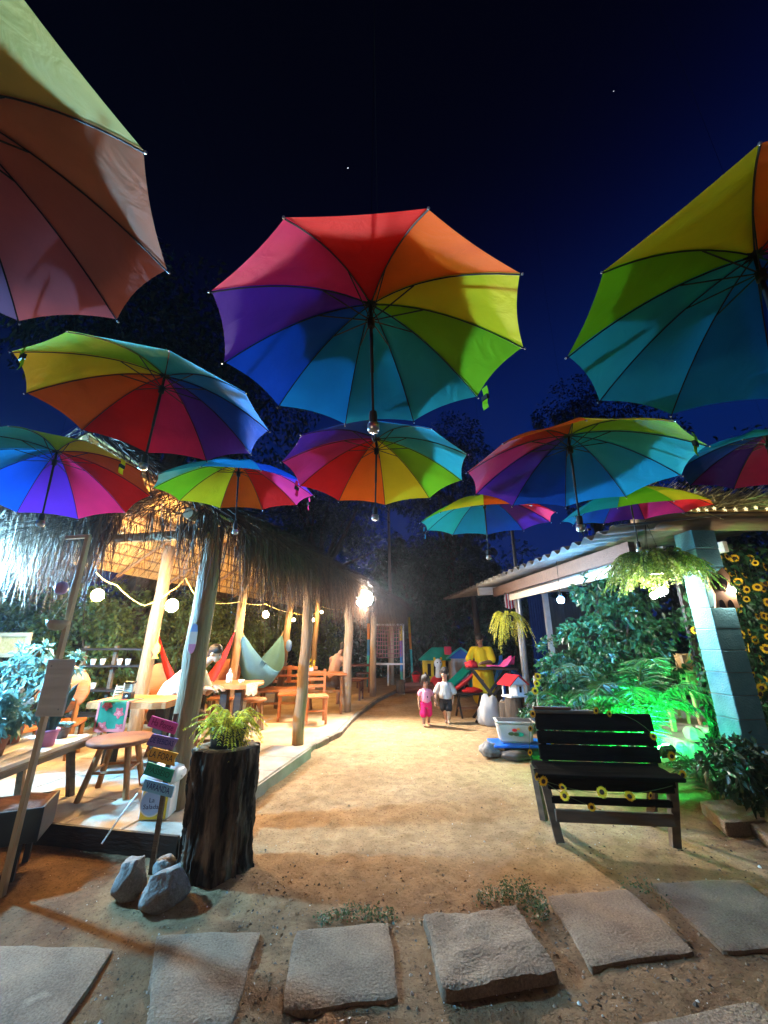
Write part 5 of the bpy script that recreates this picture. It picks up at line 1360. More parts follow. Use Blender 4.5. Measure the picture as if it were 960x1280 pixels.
p = at(330, 848, 12.5); plank_table('plank table far back behind the blue hammock', (p.x, 12.2, .05), R_(10), 1.4, .7, 'plank tables')
def plain_chair(label, loc, rz, group, m='wood_orange'):
    t = thing('wooden_chair', label, 'chair', loc, rz, group)
    MB().bevbox((0, 0, .45), (.42, .42, .035), .01).build('seat', M[m], t)
    for sx in (-1, 1):
        MB().bar((sx * .17, -.17, 0), (sx * .17, -.17, .44), .04, .04).build('leg', M[m], t); MB().bar((sx * .17, .19, 0), (sx * .17, .24, .9), .04, .04).build('leg', M[m], t)
    for z in (.6, .72, .84): MB().box((0, .2 + (z - .45) * .08, z), (.34, .02, .05)).build('back_slat', M[m], t)
    MB().bar((-.17, -.17, .22), (.17, -.17, .22), .025, .025).build('stretcher', M[m], t)
    return t
b = G(396, 905, .05); plain_chair('wooden chair at the near side of the plank table by the kerb', (b.x - .05, b.y + .1, .05), R_(15), 'plain wooden chairs')
p = at(440, 850, 10.6); plain_chair('dark red chair just beyond the floodlit post', (p.x + .05, 10.9, .05), R_(80), 'plain wooden chairs', 'wood_redbrown')
p = at(455, 850, 13); plain_chair('dark red chair farthest along the kerb', (p.x, 13.2, .05), R_(-70), 'plain wooden chairs', 'wood_redbrown')
p = at(378, 850, 9.0); plain_chair('wooden chair behind the bark post by the kerb', (p.x - .1, 8.3, .05), R_(-80), 'plain wooden chairs')
# yellow flowers in a jar on the plank table
p = at(388, 842, 8.8); t = thing('flower_jar', 'jar of yellow flowers on the near end of the plank table', 'flowers', (p.x, 8.9, .82)); MB().lathe([(.035, 0), (.045, .06), (.035, .12), (.001, .1)], 12).build('jar', M['plastic_white'], t, True)
for k in range(9):
    o = sunflower((random.gauss(0, .05), random.gauss(0, .04), .2 + random.gauss(0, .05)), t, .6)
MB().tube([(0, 0, .1), (0, 0, .2)], .01, 5).build('stems', M['leaf_mid'], t)

# --- hammocks
def hammock(label, a, b, dip, w, m, tassel=True):
    a, b = Vector(a), Vector(b); c = (a + b) / 2; t = thing('hammock', label, 'hammock', c)
    d = (b - a).normalized(); s = Vector((-d.y, d.x, 0)).normalized(); rows = []; N = 26
    for i in range(N + 1):
        u = i / N; p = a.lerp(b, u); p.z -= dip * (1 - (2 * u - 1) ** 2) ** .9
        ww = w * (math.sin(PI * min(1, max(0, u))) ** .8 * .96 + .04)
        r = []
        for j in range(9):
            v = j / 8 - .5
            r.append(p - c + s * v * ww + Vector((0, 0, (abs(v) * 2) ** 2 * ww * .45 + .012 * math.sin(j * 2.2 + i * .4))))
        rows.append(r)
    MB().sheet(rows, .004).build('fabric', m, t, True)
    for q, e in ((a, (b - a)), (b, (a - b))):
        MB().tube([q - c + Vector((0, 0, .12)) - e.normalized() * .12, q - c], .012, 6).build('rope', M['rope_tan'], t)
    return t
cloth('hammock_teal', (.13, .3, .36), .2, bump=.2); cloth('hammock_red', (.62, .05, .04), .25, bump=.2)
hammock('grey blue hammock slung between two inner posts, hanging low over the sand', at(304, 795, 7.6), at(352, 795, 9.5), 1.0, .75, M['hammock_teal'])
hammock('bright red hammock slung between two inner posts behind the bark post', at(199, 795, 6.2), at(293, 790, 7.6), 1.02, .3, M['hammock_red'])
# --- ornaments on the posts
mat('charm_yellow', (.8, .5, .04), (.7, .4, .03), rough=.4); mat('charm_blue', (.12, .25, .6), rough=.4)
p = at(195, 812, 5.95); t = thing('yellow_charm', 'yellow fish shaped charm hanging on the inner post', 'ornament', p)
MB().poly([(x * .5, 0, z * .5) for x, z in ((0, .22), (.09, .1), (.11, -.05), (.04, -.14), (.09, -.24), (-.08, -.24), (-.03, -.14), (-.11, -.03), (-.08, .1))], (0, 1, 0), .02).build('body', M['charm_yellow'], t); MB().tube([(0, 0, .11), (0, .02, .3)], .003, 4).build('cord', M['rope_tan'], t)
p = at(361, 808, 9.4); t = thing('blue_charm', 'blue painted float hanging on the leaning inner post', 'ornament', p)
MB().lathe([(.001, -.12), (.05, -.08), (.07, 0), (.06, .1), (.02, .14), (.001, .15)], 14).build('float', M['charm_blue'], t, True); MB().tube([(0, 0, .15), (0, 0, .5)], .004, 4).build('cord', M['rope_tan'], t)
p = at(241, 798, 3.85); t = thing('little_board', 'small surfboard shaped tag in blue, white and pink hanging on the bark post', 'ornament', p)
mat('tag_blue', (.2, .32, .6)); mat('tag_white', (.7, .62, .55)); mat('tag_pink', (.7, .25, .4))
def band(z0, z1): 
    N_ = 6; rows = []
    for i in range(N_ + 1):
        z = z0 + (z1 - z0) * i / N_; w = .032 * (1 - abs(z / .135) ** 3) ** .5 + .002
        rows.append([(-w, 0, z), (w, 0, z)])
    return rows
for z0, z1, mm in ((-.134, -.05, 'tag_pink'), (-.05, .06, 'tag_white'), (.06, .134, 'tag_blue')): MB().sheet(band(z0, z1), .012).build('painted_band', M[mm], t)
MB().tube([(-.01, 0, .13), (.005, .02, .25), (.012, 0, .13)], .002, 4).build('cord', M['rope_tan'], t)
# --- dark shelf rack with cups at the back
rk_ = thing('shelf_rack', 'dark wooden rack with pale cups against the hedge behind the slab table', 'shelf', (at(135, 840, 6.6).x, 6.7, .05))
for z in (.35, .7, 1.05, 1.3): MB().bevbox((0, 0, z), (1.0, .3, .03), .004).build('shelf', M['wood_dark'], rk_)
for x in (-.49, .0, .49): MB().bar((x, 0, 0), (x, 0, 1.35), .05, .05).build('upright', M['wood_grey'], rk_)
k = 0
for x, z, wh in ((-.35, .7, 'left end of the middle shelf'), (-.22, .7, 'middle shelf, second from its left'), (.12, 1.05, 'upper shelf, just right of the middle upright'), (.25, 1.05, 'right end of the upper shelf'), (-.3, 1.05, 'left end of the upper shelf'), (-.15, 1.05, 'upper shelf, left of the middle upright'), (.3, .7, 'right half of the middle shelf')):
    o = MB().lathe([(.03, 0), (.04, .09), (.034, .09), (.001, .01)], 12).build('cup', M['plastic_white'], loc=(rk_.location.x + x, 6.7 - .05, .05 + z + .0155), smooth=True)
    tag(o, 'pale cup on the dark rack, ' + wh, 'cup', 'cups on the dark rack')
fr = thing('window_frame', 'cream framed tan shutter at the left edge under the lit thatch', 'shutter', at(15, 806, 6.0), R_(-6))
MB().box((0, .02, 0), (.44, .02, .24)).build('panel', M['basket_straw'], fr)
for z in (-.14, .14): MB().bevbox((0, 0, z), (.54, .05, .06), .006).build('frame_rail', M['wood_pale'], fr)
for x in (-.24, .24): MB().bevbox((x, 0, 0), (.06, .046, .22), .006).build('frame_stile', M['wood_pale'], fr)
MB().bar((-.2, .06, -.2), (-.2, .06, -1.2), .05, .05).bar((.2, .06, -.2), (.2, .06, -1.2), .05, .05).build('support', M['wood_dark'], fr)
# ================================================================ far end of the path
mat('plastic_green', (.0, .36, .24), rough=.35, c2=(.0, .3, .2)); mat('plastic_blue', (.01, .12, .55), rough=.35, c2=(.01, .1, .46)); mat('plastic_yellow', (.8, .55, .02), rough=.35, c2=(.7, .47, .02))
mat('plastic_red', (.62, .02, .025), rough=.35, c2=(.52, .015, .02)); mat('plastic_pink', (.78, .06, .22), rough=.35, c2=(.7, .05, .2)); mat('plastic_grey', (.5, .46, .47), rough=.45, c2=(.42, .39, .4)); mat('plastic_aqua', (.04, .5, .5), rough=.35, c2=(.03, .42, .42)); mat('hollow_dark', (.015, .014, .014), rough=.8)
ph = thing('playhouse', 'plastic playhouse with a green roof, blue gable and pink chimney at the path end', 'playhouse', (at(560, 850, 14.2).x, 14.2, 0), R_(-4))
hw_ = .86
for x in (-.8, -.52, -.12): MB().bevbox((x, -.3, .42), (.09, .07, .84), .01).build('corner_post', M['plastic_yellow'], ph)
MB().bevbox((-.46, -.3, .16), (.62, .05, .32), .01).build('half_wall', M['plastic_yellow'], ph); MB().bevbox((-.46, .3, .42), (.7, .05, .84), .01).build('back_wall', M['plastic_yellow'], ph)
MB().bevbox((-.46, .27, .5), (.4, .02, .4), .01).build('dark_opening', M['hollow_dark'], ph)
P_ = [(-.98, -.46, .84), (.1, -.46, .84), (.1, .46, .84), (-.98, .46, .84), (-.5, 0, 1.24), (-.02, 0, 1.24)]
MB().add(P_, [(3, 2, 1, 0), (0, 1, 5, 4), (1, 2, 5), (2, 3, 4, 5), (3, 0, 4)]).build('green_roof', M['plastic_green'], ph)
MB().bevbox((.02, -.2, 1.14), (.24, .2, .26), .02).build('chimney', M['plastic_pink'], ph)
for i in range(5): MB().bevbox((.14 + i * .135, -.36, .46), (.128, .05, .92), .008).build('wall_panel', M['plastic_grey'], ph)
MB().bevbox((.41, .3, .46), (.68, .05, .92), .008).build('back_wall', M['plastic_grey'], ph)
for x in (.07, .77): MB().bevbox((x, -.03, .46), (.05, .6, .92), .008).build('side_wall', M['plastic_grey'], ph)
MB().box((.6, -.39, .62), (.13, .02, .22)).build('window', M['hollow_dark'], ph); MB().box((.23, -.39, .4), (.18, .012, .72)).build('door', M['plastic_grey'], ph)
MB().poly([(-.02, -.44, .9), (.86, -.44, .9), (.42, -.44, 1.2)], (0, 1, 0), .84).build('blue_gable', M['plastic_blue'], ph)
MB().bar((-.06, -.47, .9), (.42, -.47, 1.24), .05, .06, (0, 1, 0)).bar((.42, -.47, 1.24), (.9, -.47, .9), .05, .06, (0, 1, 0)).build('gable_trim', M['plastic_aqua'], ph)
def slide(label, loc, rz, m1, m2, h, ln, w):
    t = thing('toy_slide', label, 'slide', loc, rz, 'toy slides')
    path = bez((0, 0, h), (ln * .45, 0, h * .5), (ln, 0, .08), 10)
    rows = []
    for p in path: rows.append([p + Vector((0, y, z)) for y, z in ((-w, .12), (-w * .92, .01), (0, 0), (w * .92, .01), (w, .12))])
    MB().sheet(rows, .015).build('chute', m1, t, True)
    for y in (-w, w):
        MB().bar((0, y, 0), (-.02, y, h + .22), .06, .05).build('ladder_side', m2, t); MB().bar((-.38, y, 0), (-.02, y, h + .12), .06, .05).build('ladder_leg', m2, t)
    for k in range(3): MB().bevbox((-.28 + .09 * k, 0, .2 + h * .27 * k), (.08, w * 2, .04), .008).build('step', m1, t)
    MB().bevbox((-.05, 0, h), (.25, w * 2, .05), .01).build('platform', m1, t)
    return t
b = at(588, 850, 12.2); slide('aqua and green toy slide right of the playhouse', (b.x + .1, 12.2, 0), R_(200), M['plastic_green'], M['plastic_aqua'], .8, 1.0, .2)
b = at(632, 850, 10.3); slide('bright blue toy slide behind the folding table', (b.x - .05, 10.3, 0), R_(-20), M['plastic_blue'], M['plastic_blue'], .9, 1.1, .22)
b = at(600, 850, 11.4); slide('blue toy slide with red platform between the aqua slide and the woman', (b.x - .1, 11.4, 0), R_(160), M['plastic_red'], M['plastic_blue'], .6, .7, .17)
# ride-on toy in front of the playhouse
b = at(547, 860, 12.6); t = thing('rocking_toy', 'red and white rocking toy with a round head in front of the playhouse', 'toy', (b.x, 12.6, 0), R_(8))
MB().sphere((0, 0, .3), (.2, .32, .18), 14, 9).build('body', M['plastic_red'], t, True); MB().sphere((0, -.16, .82), (.12, .12, .14), 14, 9).build('head', M['print_white'], t, True)
MB().tube([(0, -.12, .4), (0, -.16, .75)], [.09, .07], 10).build('neck', M['print_white'], t)
for sx in (-1, 1):
    MB().tube(bez((sx * .16, -.45, .16), (sx * .16, 0, -.08), (sx * .16, .45, .16), 8), .03, 7).build('rocker', M['plastic_blue'], t); MB().sphere((sx * .05, -.27, .85), .018, 6, 4).build('eye', M['hollow_dark'], t); MB().sphere((sx * .1, -.14, .95), (.035, .02, .05), 8, 5).build('ear', M['plastic_yellow'], t)
    MB().tube([(sx * .15, .0, .02), (sx * .1, 0, .3)], .03, 6).build('strut', M['plastic_pink'], t)
b = at(575, 852, 13.2); t = thing('ride_on_car', 'small red ride on toy at the foot of the grey playhouse wall', 'toy', (b.x, 13.2, 0), .4)
MB().bevbox((0, 0, .2), (.45, .24, .16), .05).build('body', M['plastic_red'], t); MB().bevbox((.12, 0, .33), (.06, .2, .16), .02).build('windscreen', M['plastic_pink'], t)
for x in (-.15, .15):
    for y in (-.13, .13): MB().lathe([(.001, -.03), (.08, -.03), (.08, .03), (.001, .03)], 12).build('wheel', M['hollow_dark'], t, loc=(x, y, .085), rot=(PI / 2, 0, 0))
# log planter with a red toy
p0, p1 = G(507, 862), G(546, 858)
lp = thing('log_planter', 'low log planter lying at the end of the kerb', 'planter', ((p0.x + p1.x) / 2, 12.5, 0), R_(-2))
for z in (.09, .22): MB().tube([(-.7, 0, z), (.6, 0, z + .01)], .085, 10, wob=.05).build('log', M['wood_redbrown'], lp)
for x in (-.72, .62): MB().lathe([(.14, 0), (.15, .1), (.14, .36), (.001, .37)], 12, wob=lambda a, z: 1 + .08 * math.sin(5 * a)).build('stump', M['bark_dark'], lp, loc=(x, .02, 0))
t = thing('toy_bucket', 'red toy bucket standing on the log planter', 'bucket', (lp.location.x - .28, 12.48, .3)); MB().lathe([(.09, 0), (.13, .2), (.14, .21), (.12, .2), (.08, .02), (.001, .02)], 14).build('bucket', M['plastic_red'], t, True); MB().tube(bez((-.13, 0, .2), (0, 0, .4), (.13, 0, .2), 8), .008, 5).build('handle', M['plastic_red'], t)
# colour banded poles and climbing net
mat('band_yellow', (.75, .5, .05)); mat('band_purple', (.22, .1, .5)); mat('band_blue', (.05, .25, .6)); mat('band_teal', (.05, .45, .42)); mat('band_orange', (.7, .25, .04))
def banded(px, Y, h, cols, label, lean=0):
    b = at(px, 850, Y); t = thing('painted_pole', label, 'pole', (b.x, Y, 0), 0, 'colour banded poles of the playground'); n_ = len(cols)
    for i, c in enumerate(cols): MB().tube([(lean * i / n_, 0, h * i / n_ - (.05 if i == 0 else 0)), (lean * (i + 1) / n_, 0, h * (i + 1) / n_)], .045, 9).build('painted_band', M[c], t)
banded(502, 14.0, 1.95, ('band_teal', 'band_blue', 'band_purple', 'band_yellow'), 'banded pole with a yellow top left of the log planter')
banded(516, 15.5, 2.3, ('band_teal', 'band_teal', 'band_orange', 'band_yellow'), 'leaning banded pole with orange and teal bands nearest the playhouse', -.1)
banded(460, 13.6, 2.0, ('band_teal', 'band_teal', 'band_blue', 'band_orange'), 'banded pole with an orange top beyond the floodlit post')
cn = thing('climbing_net', 'rope climbing net on a white rail frame at the far end of the hut', 'climbing net', (0, 0, 0))
n0, n1 = at(468, 830, 13.9), at(502, 830, 14.0); zt, zb = 1.95, .95
mat('rope_net', (.4, .2, .2), (.3, .14, .16))
for i in range(11):
    u = i / 10; MB().tube(sag((n0.x + (n1.x - n0.x) * u, 13.95, zb), (n0.x + (n1.x - n0.x) * u + .03 * math.sin(i), 13.95, zt), 0, 4), .012, 5).build('net_rope', M['rope_net'], cn)
for j in range(9):
    z = zb + (zt - zb) * j / 8; MB().tube(sag((n0.x, 13.95, z), (n1.x, 13.95, z), .03, 6), .012, 5).build('net_rope', M['rope_net'], cn)
for z in (.72, 1.98): MB().bar((n0.x - .1, 13.97, z), (n1.x + .1, 13.97, z), .05, .06).build('rail', M['paint_white'], cn)
for u in (-.08, .5, 1.08): x = n0.x + (n1.x - n0.x) * u; MB().bar((x, 14.0, 0), (x, 14.0, 2.0 if u != .5 else .7), .05, .05).build('rail_post', M['paint_white'], cn)
# dark trunk and hanging leaf behind the woman
b = at(596, 800, 13); o = MB().tube([(0, 0, -.1), (.05, 0, 1.5), (-.03, .1, 3.6)], [.12, .1, .08], 9, wob=.06).build('bare_tree', M['bark_dark'], loc=(b.x, 13, 0), smooth=True); tag(o, 'bare dark tree trunk behind the woman in yellow', 'tree')
# --- folding table, stool, things on them
tp_ = at(612, 834, 8.5); TX, TY, TZ = tp_.x, 8.5, tp_.z
ft = thing('folding_table', 'tall dark folding table with crossed legs in front of the woman in yellow', 'table', (TX, TY, 0), R_(-6))
for i in range(6): MB().bevbox((0, -.25 + i * .1, TZ - .0175), (.98, .094, .03), .004).build('table_slat', M['wood_dark'], ft)
for y in (-.24, .24):
    MB().bar((-.36, y, TZ - .04), (.36, y, -.01), .05, .035, (0, 1, 0)).build('leg', M['wood_dark'], ft); MB().bar((.36, y + .04, TZ - .04), (-.36, y + .04, -.01), .05, .035, (0, 1, 0)).build('leg', M['wood_dark'], ft)
MB().bar((-.18, -.24, TZ * .75), (-.18, .28, TZ * .75), .03, .03).build('cross_rail', M['wood_dark'], ft); MB().bar((.3, -.24, .1), (.3, .28, .1), .03, .03).build('cross_rail', M['wood_dark'], ft)
b = G(588, 897); fs = thing('folding_stool', 'low dark folding bench with crossed legs left of the tall folding table', 'bench', (b.x, b.y + .15, 0), R_(5))
HZ = at(585, 866, b.y + .1).z
for i in range(3): MB().bevbox((0, -.12 + i * .12, HZ - .0175), (.6, .11, .03), .004).build('seat_slat', M['wood_dark'], fs)
for x in (-.22, .22):
    MB().bar((x, -.16, HZ - .04), (x, .16, -.01), .035, .035).build('leg', M['wood_dark'], fs); MB().bar((x + .04, .16, HZ - .04), (x + .04, -.16, -.01), .035, .035).build('leg', M['wood_dark'], fs)
MB().bar((-.22, 0, HZ * .35), (.24, 0, HZ * .35), .03, .04).build('cross_rail', M['wood_warm'], fs)
def heap(name, label, cat, loc, size, m, seed, rz=0, fr=5):
    mb = MB().sphere((0, 0, 0), 1, 30, 18); P = []
    for v in mb.v:
        v = Vector(v); f = 1 + .28 * mnoise.noise(v * 1.5 + Vector((seed, 0, 0))) + .22 * abs(mnoise.noise(v * fr * .7 + Vector((0, seed, 0)))) - .08
        z = max(v.z * f, -.62)
        P.append((v.x * f * size[0], v.y * f * size[1], (z + .62) * size[2] / 1.62))
    mb.v = P; o = mb.build(name, m, smooth=True, loc=loc, rot=(0, 0, rz)); return tag(o, label, cat)
cloth('fabric_red', (.6, .025, .03), .1); cloth('fabric_pink', (.8, .1, .28), .15); cloth('bag_white', (.48, .47, .45), .3)
heap('red_bag', 'crumpled red bag on the left end of the tall folding table', 'bag', (TX - .38, TY - .05, TZ), (.14, .14, .13), M['fabric_red'], 3)
heap('folded_cloth', 'red cloth lying on the low folding bench', 'cloth', (b.x + .1, b.y + .15, HZ), (.2, .13, .1), M['fabric_red'], 8)
heap('white_bag', 'big crumpled white plastic bag under the tall folding table', 'bag', (G(607, 901).x, 8.1, 0), (.23, .2, .5), M['bag_white'], 12, 0, 6)
heap('grey_bag', 'small pale bag beside the white bag under the folding table', 'bag', (G(628, 901).x, 8.25, 0), (.13, .13, .42), M['bag_white'], 16, 1, 6)
rows = []
for j in range(9):
    v = j / 8; rows.append([Vector((-.1 + u * .1 + .2 * max(0, v) * 0, 0, 0)) for u in range(1)])
rows = [[(TX - .05 + .52 * i / 12, TY - .2 + .34 * j / 6, TZ + .012 + (.03 + .2 * max(0, i / 12 - .55) / .45) * (.6 + .4 * math.sin(j * 1.3 + i * .7))) for i in range(13)] for j in range(7)]
tag(MB().sheet(rows, .008).build('pink_wrap', M['fabric_pink'], smooth=True), 'pink sheet rising at the right end of the tall folding table', 'cloth')
# --- stumps, doll house, basin with stand
def small_stump(px, py, r, h, label):
    b = G(px, py); t = thing('wood_stump', label, 'stump', (b.x, b.y, 0), 0, 'upright logs by the metal pole')
    MB().lathe([(r * 1.08, -.03), (r * 1.02, .06), (r, h * .5), (r * .98, h - .01), (r * .92, h)], 22, wob=lambda a, z: 1 + .06 * math.sin(3 * a + px) + .04 * math.sin(7 * a + z * 3)).build('bark', M['bark_dark'], t, True)
    MB().lathe([(r * .9, h - .004), (r * .88, h + .004), (.001, h + .006)], 20).build('cut_top', M['cut_wood'], t); return t
s1 = small_stump(646, 913, .15, .52, 'thick upright log carrying the toy house'); s2 = small_stump(634, 910, .1, .42, 'thinner upright log left of the one with the toy house')
dh = thing('toy_house', 'little white toy house with a red roof on the upright log', 'toy house', (s1.location.x - .0, s1.location.y, .527), R_(25))
MB().bevbox((0, 0, .02), (.34, .26, .03), .004).build('base', M['print_white'], dh); MB().box((.08, 0, .13), (.16, .2, .19)).build('walls', M['print_white'], dh)
for y in (-.09, .09): MB().box((-.15, y, .12), (.02, .02, .17)).build('porch_post', M['print_white'], dh)
MB().poly([(-.18, -.15, .21), (.2, -.15, .21), (.01, -.15, .35)], (0, 1, 0), .3).build('gable', M['print_white'], dh)
for s_ in (-1, 1): MB().box((.01 + s_ * .115, 0, .285), (.27, .34, .02), Matrix.Rotation(s_ * math.atan2(.14, .19), 3, 'Y')).build('roof', M['plastic_red'], dh)
MB().box((.08, -.102, .13), (.05, .006, .1)).build('window', M['hollow_dark'], dh)
bs = G(650, 945)
t = thing('flower_basin', 'white basin printed with a red flower and green leaves beside the path', 'basin', (bs.x, bs.y + .15, .14), R_(-8))
mat('basin_cream', (.4, .37, .32), (.3, .28, .24), scale=5)
MB().bevbox((0, 0, .13), (.5, .3, .26), .03).build('body', M['basin_cream'], t); mb = t.children[0]; 
for v in mb.data.vertices: 
    if v.co.z < .08: v.co.x *= .86; v.co.y *= .86
MB().bevbox((0, 0, .262), (.53, .33, .02), .006).build('rim', M['basin_cream'], t); MB().box((0, 0, .274), (.46, .26, .004)).build('water', M['hollow_dark'], t)
for dx, dz, mm, r in ((-.02, .17, 'plastic_red', .035), (.03, .185, 'band_orange', .022), (-.07, .125, 'leaf_mid', .04), (.05, .12, 'plastic_green', .05), (0, .12, 'leaf_mid', .04)):
    MB().poly([(dx + r * math.cos(a), -.152 + .0, dz + r * .55 * math.sin(a)) for a in [k * PI / 6 for k in range(12)]], (0, -1, 0), .003).build('printed_flower' if mm[0] == 'p' and 'red' in mm else 'printed_leaf', M[mm], t)
o = thing('blue_tray', 'flat blue tray under the white basin', 'tray', (bs.x + .05, bs.y + .15, .1)); MB().bevbox((0, 0, .02), (.8, .42, .035), .012).build('tray', M['plastic_blue'], o); MB().bevbox((0, 0, -.05), (.5, .3, .1), .01).build('stand', M['wood_dark'], o)
heap('pale_stone', 'pale rounded stone at the left end of the blue tray', 'stone', (bs.x - .4, bs.y + .02, .0), (.14, .12, .16), M['boulder'], 21)
heap('dark_stone', 'dark stone in front of the blue tray', 'stone', (bs.x - .1, bs.y - .12, -.01), (.2, .12, .11), M['pebble_dark'], 25)
t = thing('plastic_tub', 'blue plastic tub behind the sunflower stake', 'tub', at(690, 835, 7.2)); MB().lathe([(.14, -.12), (.2, .1), (.215, .11), (.215, .13), (.19, .12), (.13, -.09), (.001, -.1)], 18).build('tub', M['plastic_blue'], t, True)
MB().bevbox((0, 0, -.52), (.3, .3, .8), .01).build('crate', M['wood_dark'], None, loc=t.location); tag(bpy.data.objects['crate'], 'dark upright crate under the blue plastic tub', 'crate')

# ================================================================ people
def fuse(name, prims, m, parent, vox=.007, it=4):
    """one continuous skin from overlapping tapered capsules and ellipsoids"""
    mb = MB()
    for p in prims:
        if p[0] == 'e': mb.sphere(p[1], p[2], 14, 9)
        else:
            a, b, ra, rb = Vector(p[1]), Vector(p[2]), p[3], p[4]
            mb.tube([a, b], [ra, rb], 12); mb.sphere(a, ra, 12, 8); mb.sphere(b, rb, 12, 8)
    me = mb.mesh(name); o = bpy.data.objects.new(name, me); COL.objects.link(o)
    r = o.modifiers.new('r', 'REMESH'); r.mode = 'VOXEL'; r.voxel_size = vox; r.use_smooth_shade = True
    s = o.modifiers.new('s', 'SMOOTH'); s.factor = .5; s.iterations = it
    me2 = bpy.data.meshes.new_from_object(o.evaluated_get(bpy.context.evaluated_depsgraph_get())); me2.name = name
    bpy.data.objects.remove(o); bpy.data.meshes.remove(me)
    me2.polygons.foreach_set('use_smooth', [True] * len(me2.polygons)); me2.materials.clear()
    return link_mesh(name, me2, m, parent)
def hand(wr, d, pal, s, side):
    """palm, four unequal curled fingers and a thumb; d = along the hand, pal = palm normal"""
    wr, d, pal = Vector(wr), Vector(d).normalized(), Vector(pal); w = d.cross(pal).normalized(); pal = w.cross(d).normalized()
    out = [('c', wr, wr + d * .045 * s, .022 * s, .026 * s), ('c', wr + d * .03 * s + w * .022 * s, wr + d * .075 * s + w * .024 * s, .015 * s, .013 * s), ('c', wr + d * .03 * s - w * .022 * s, wr + d * .075 * s - w * .024 * s, .015 * s, .013 * s), ('c', wr + d * .03 * s, wr + d * .08 * s, .016 * s, .014 * s)]
    for k, l in enumerate((.058, .072, .068, .05)):
        b_ = wr + d * .08 * s + w * (k - 1.5) * -.0195 * s * side
        m_ = b_ + d * l * .5 * s + pal * .01 * s; e = m_ + d * l * .42 * s + pal * .025 * s
        out += [('c', b_, m_, .0095 * s, .0088 * s), ('c', m_, e, .0088 * s, .0072 * s)]
    t0 = wr + d * .025 * s + w * .024 * s * side; t1 = t0 + (d * .6 + w * .7 * side + pal * .25) * .036 * s
    return out + [('c', t0, t1, .012 * s, .0105 * s), ('c', t1, t1 + (d + pal * .3) * .03 * s, .0105 * s, .008 * s)]
def head(hc, f, s, neck):
    """skull, jaw, nose, ears; f = facing direction"""
    hc, f = Vector(hc), Vector(f).normalized(); r = f.cross(Vector((0, 0, 1))).normalized(); u = r.cross(f)
    P = [('e', hc + u * .025 * s - f * .012 * s, (.078 * s, .078 * s, .088 * s)), ('c', hc - u * .03 * s + f * .03 * s, hc - u * .065 * s + f * .042 * s, .052 * s, .034 * s), ('c', hc + u * .01 * s + f * .08 * s, hc - u * .022 * s + f * .094 * s, .008 * s, .013 * s),
         ('c', hc - u * .05 * s + f * .075 * s - r * .012 * s, hc - u * .05 * s + f * .075 * s + r * .012 * s, .009 * s, .009 * s), ('c', hc - u * .05 * s - f * .01 * s, neck, .045 * s, .05 * s)]
    for q in (-1, 1): P.append(('e', hc + r * q * .078 * s - u * .005 * s, (.014 * s, .018 * s, .026 * s)))
    return P, r, u
mat('skin_brown', (.36, .19, .115), (.31, .16, .095), rough=.55); mat('skin_light', (.52, .3, .2), (.46, .25, .16), rough=.55); mat('hair_black', (.012, .009, .008), (.03, .022, .018), scale=60, stretch=(1, 1, .2), rough=.5, bump=.5); mat('lip', (.36, .12, .1)); mat('eye_dark', (.02, .015, .012), rough=.2)
cloth('wear_pink', (.8, .32, .42), .1); cloth('wear_hotpink', (.75, .02, .13), .1); cloth('wear_grey', (.52, .5, .46), .1); cloth('wear_black', (.02, .02, .022), .05); cloth('wear_yellow', (.8, .56, .02), .12); cloth('wear_cream', (.78, .68, .56), .12); cloth('wear_brown', (.12, .07, .045), .05)
def face(t, hc, f, r, u, s):
    for q in (-1, 1): MB().sphere(Vector(hc) + f * .077 * s + r * q * .029 * s + u * .008 * s, (.0105 * s, .0105 * s, .008 * s), 8, 6).build('eye', M['eye_dark'], t)
    MB().sphere(Vector(hc) + f * .083 * s - u * .048 * s, (.02 * s, .009 * s, .006 * s), 8, 5).build('mouth', M['lip'], t)
def limb(a, b, c, r0, r1, r2): return [('c', a, b, r0, r1), ('c', b, c, r1 * .98, r2)]
def foot(an, toe, s): 
    an, toe = Vector(an), Vector(toe); d = (toe - an); d.z = 0; d.normalize()
    return [('c', an, Vector((an.x, an.y, .03 * s)) - d * .02 * s, .032 * s, .03 * s), ('c', Vector((an.x, an.y, .028 * s)), Vector((an.x, an.y, .022 * s)) + d * .12 * s, .03 * s, .02 * s)]

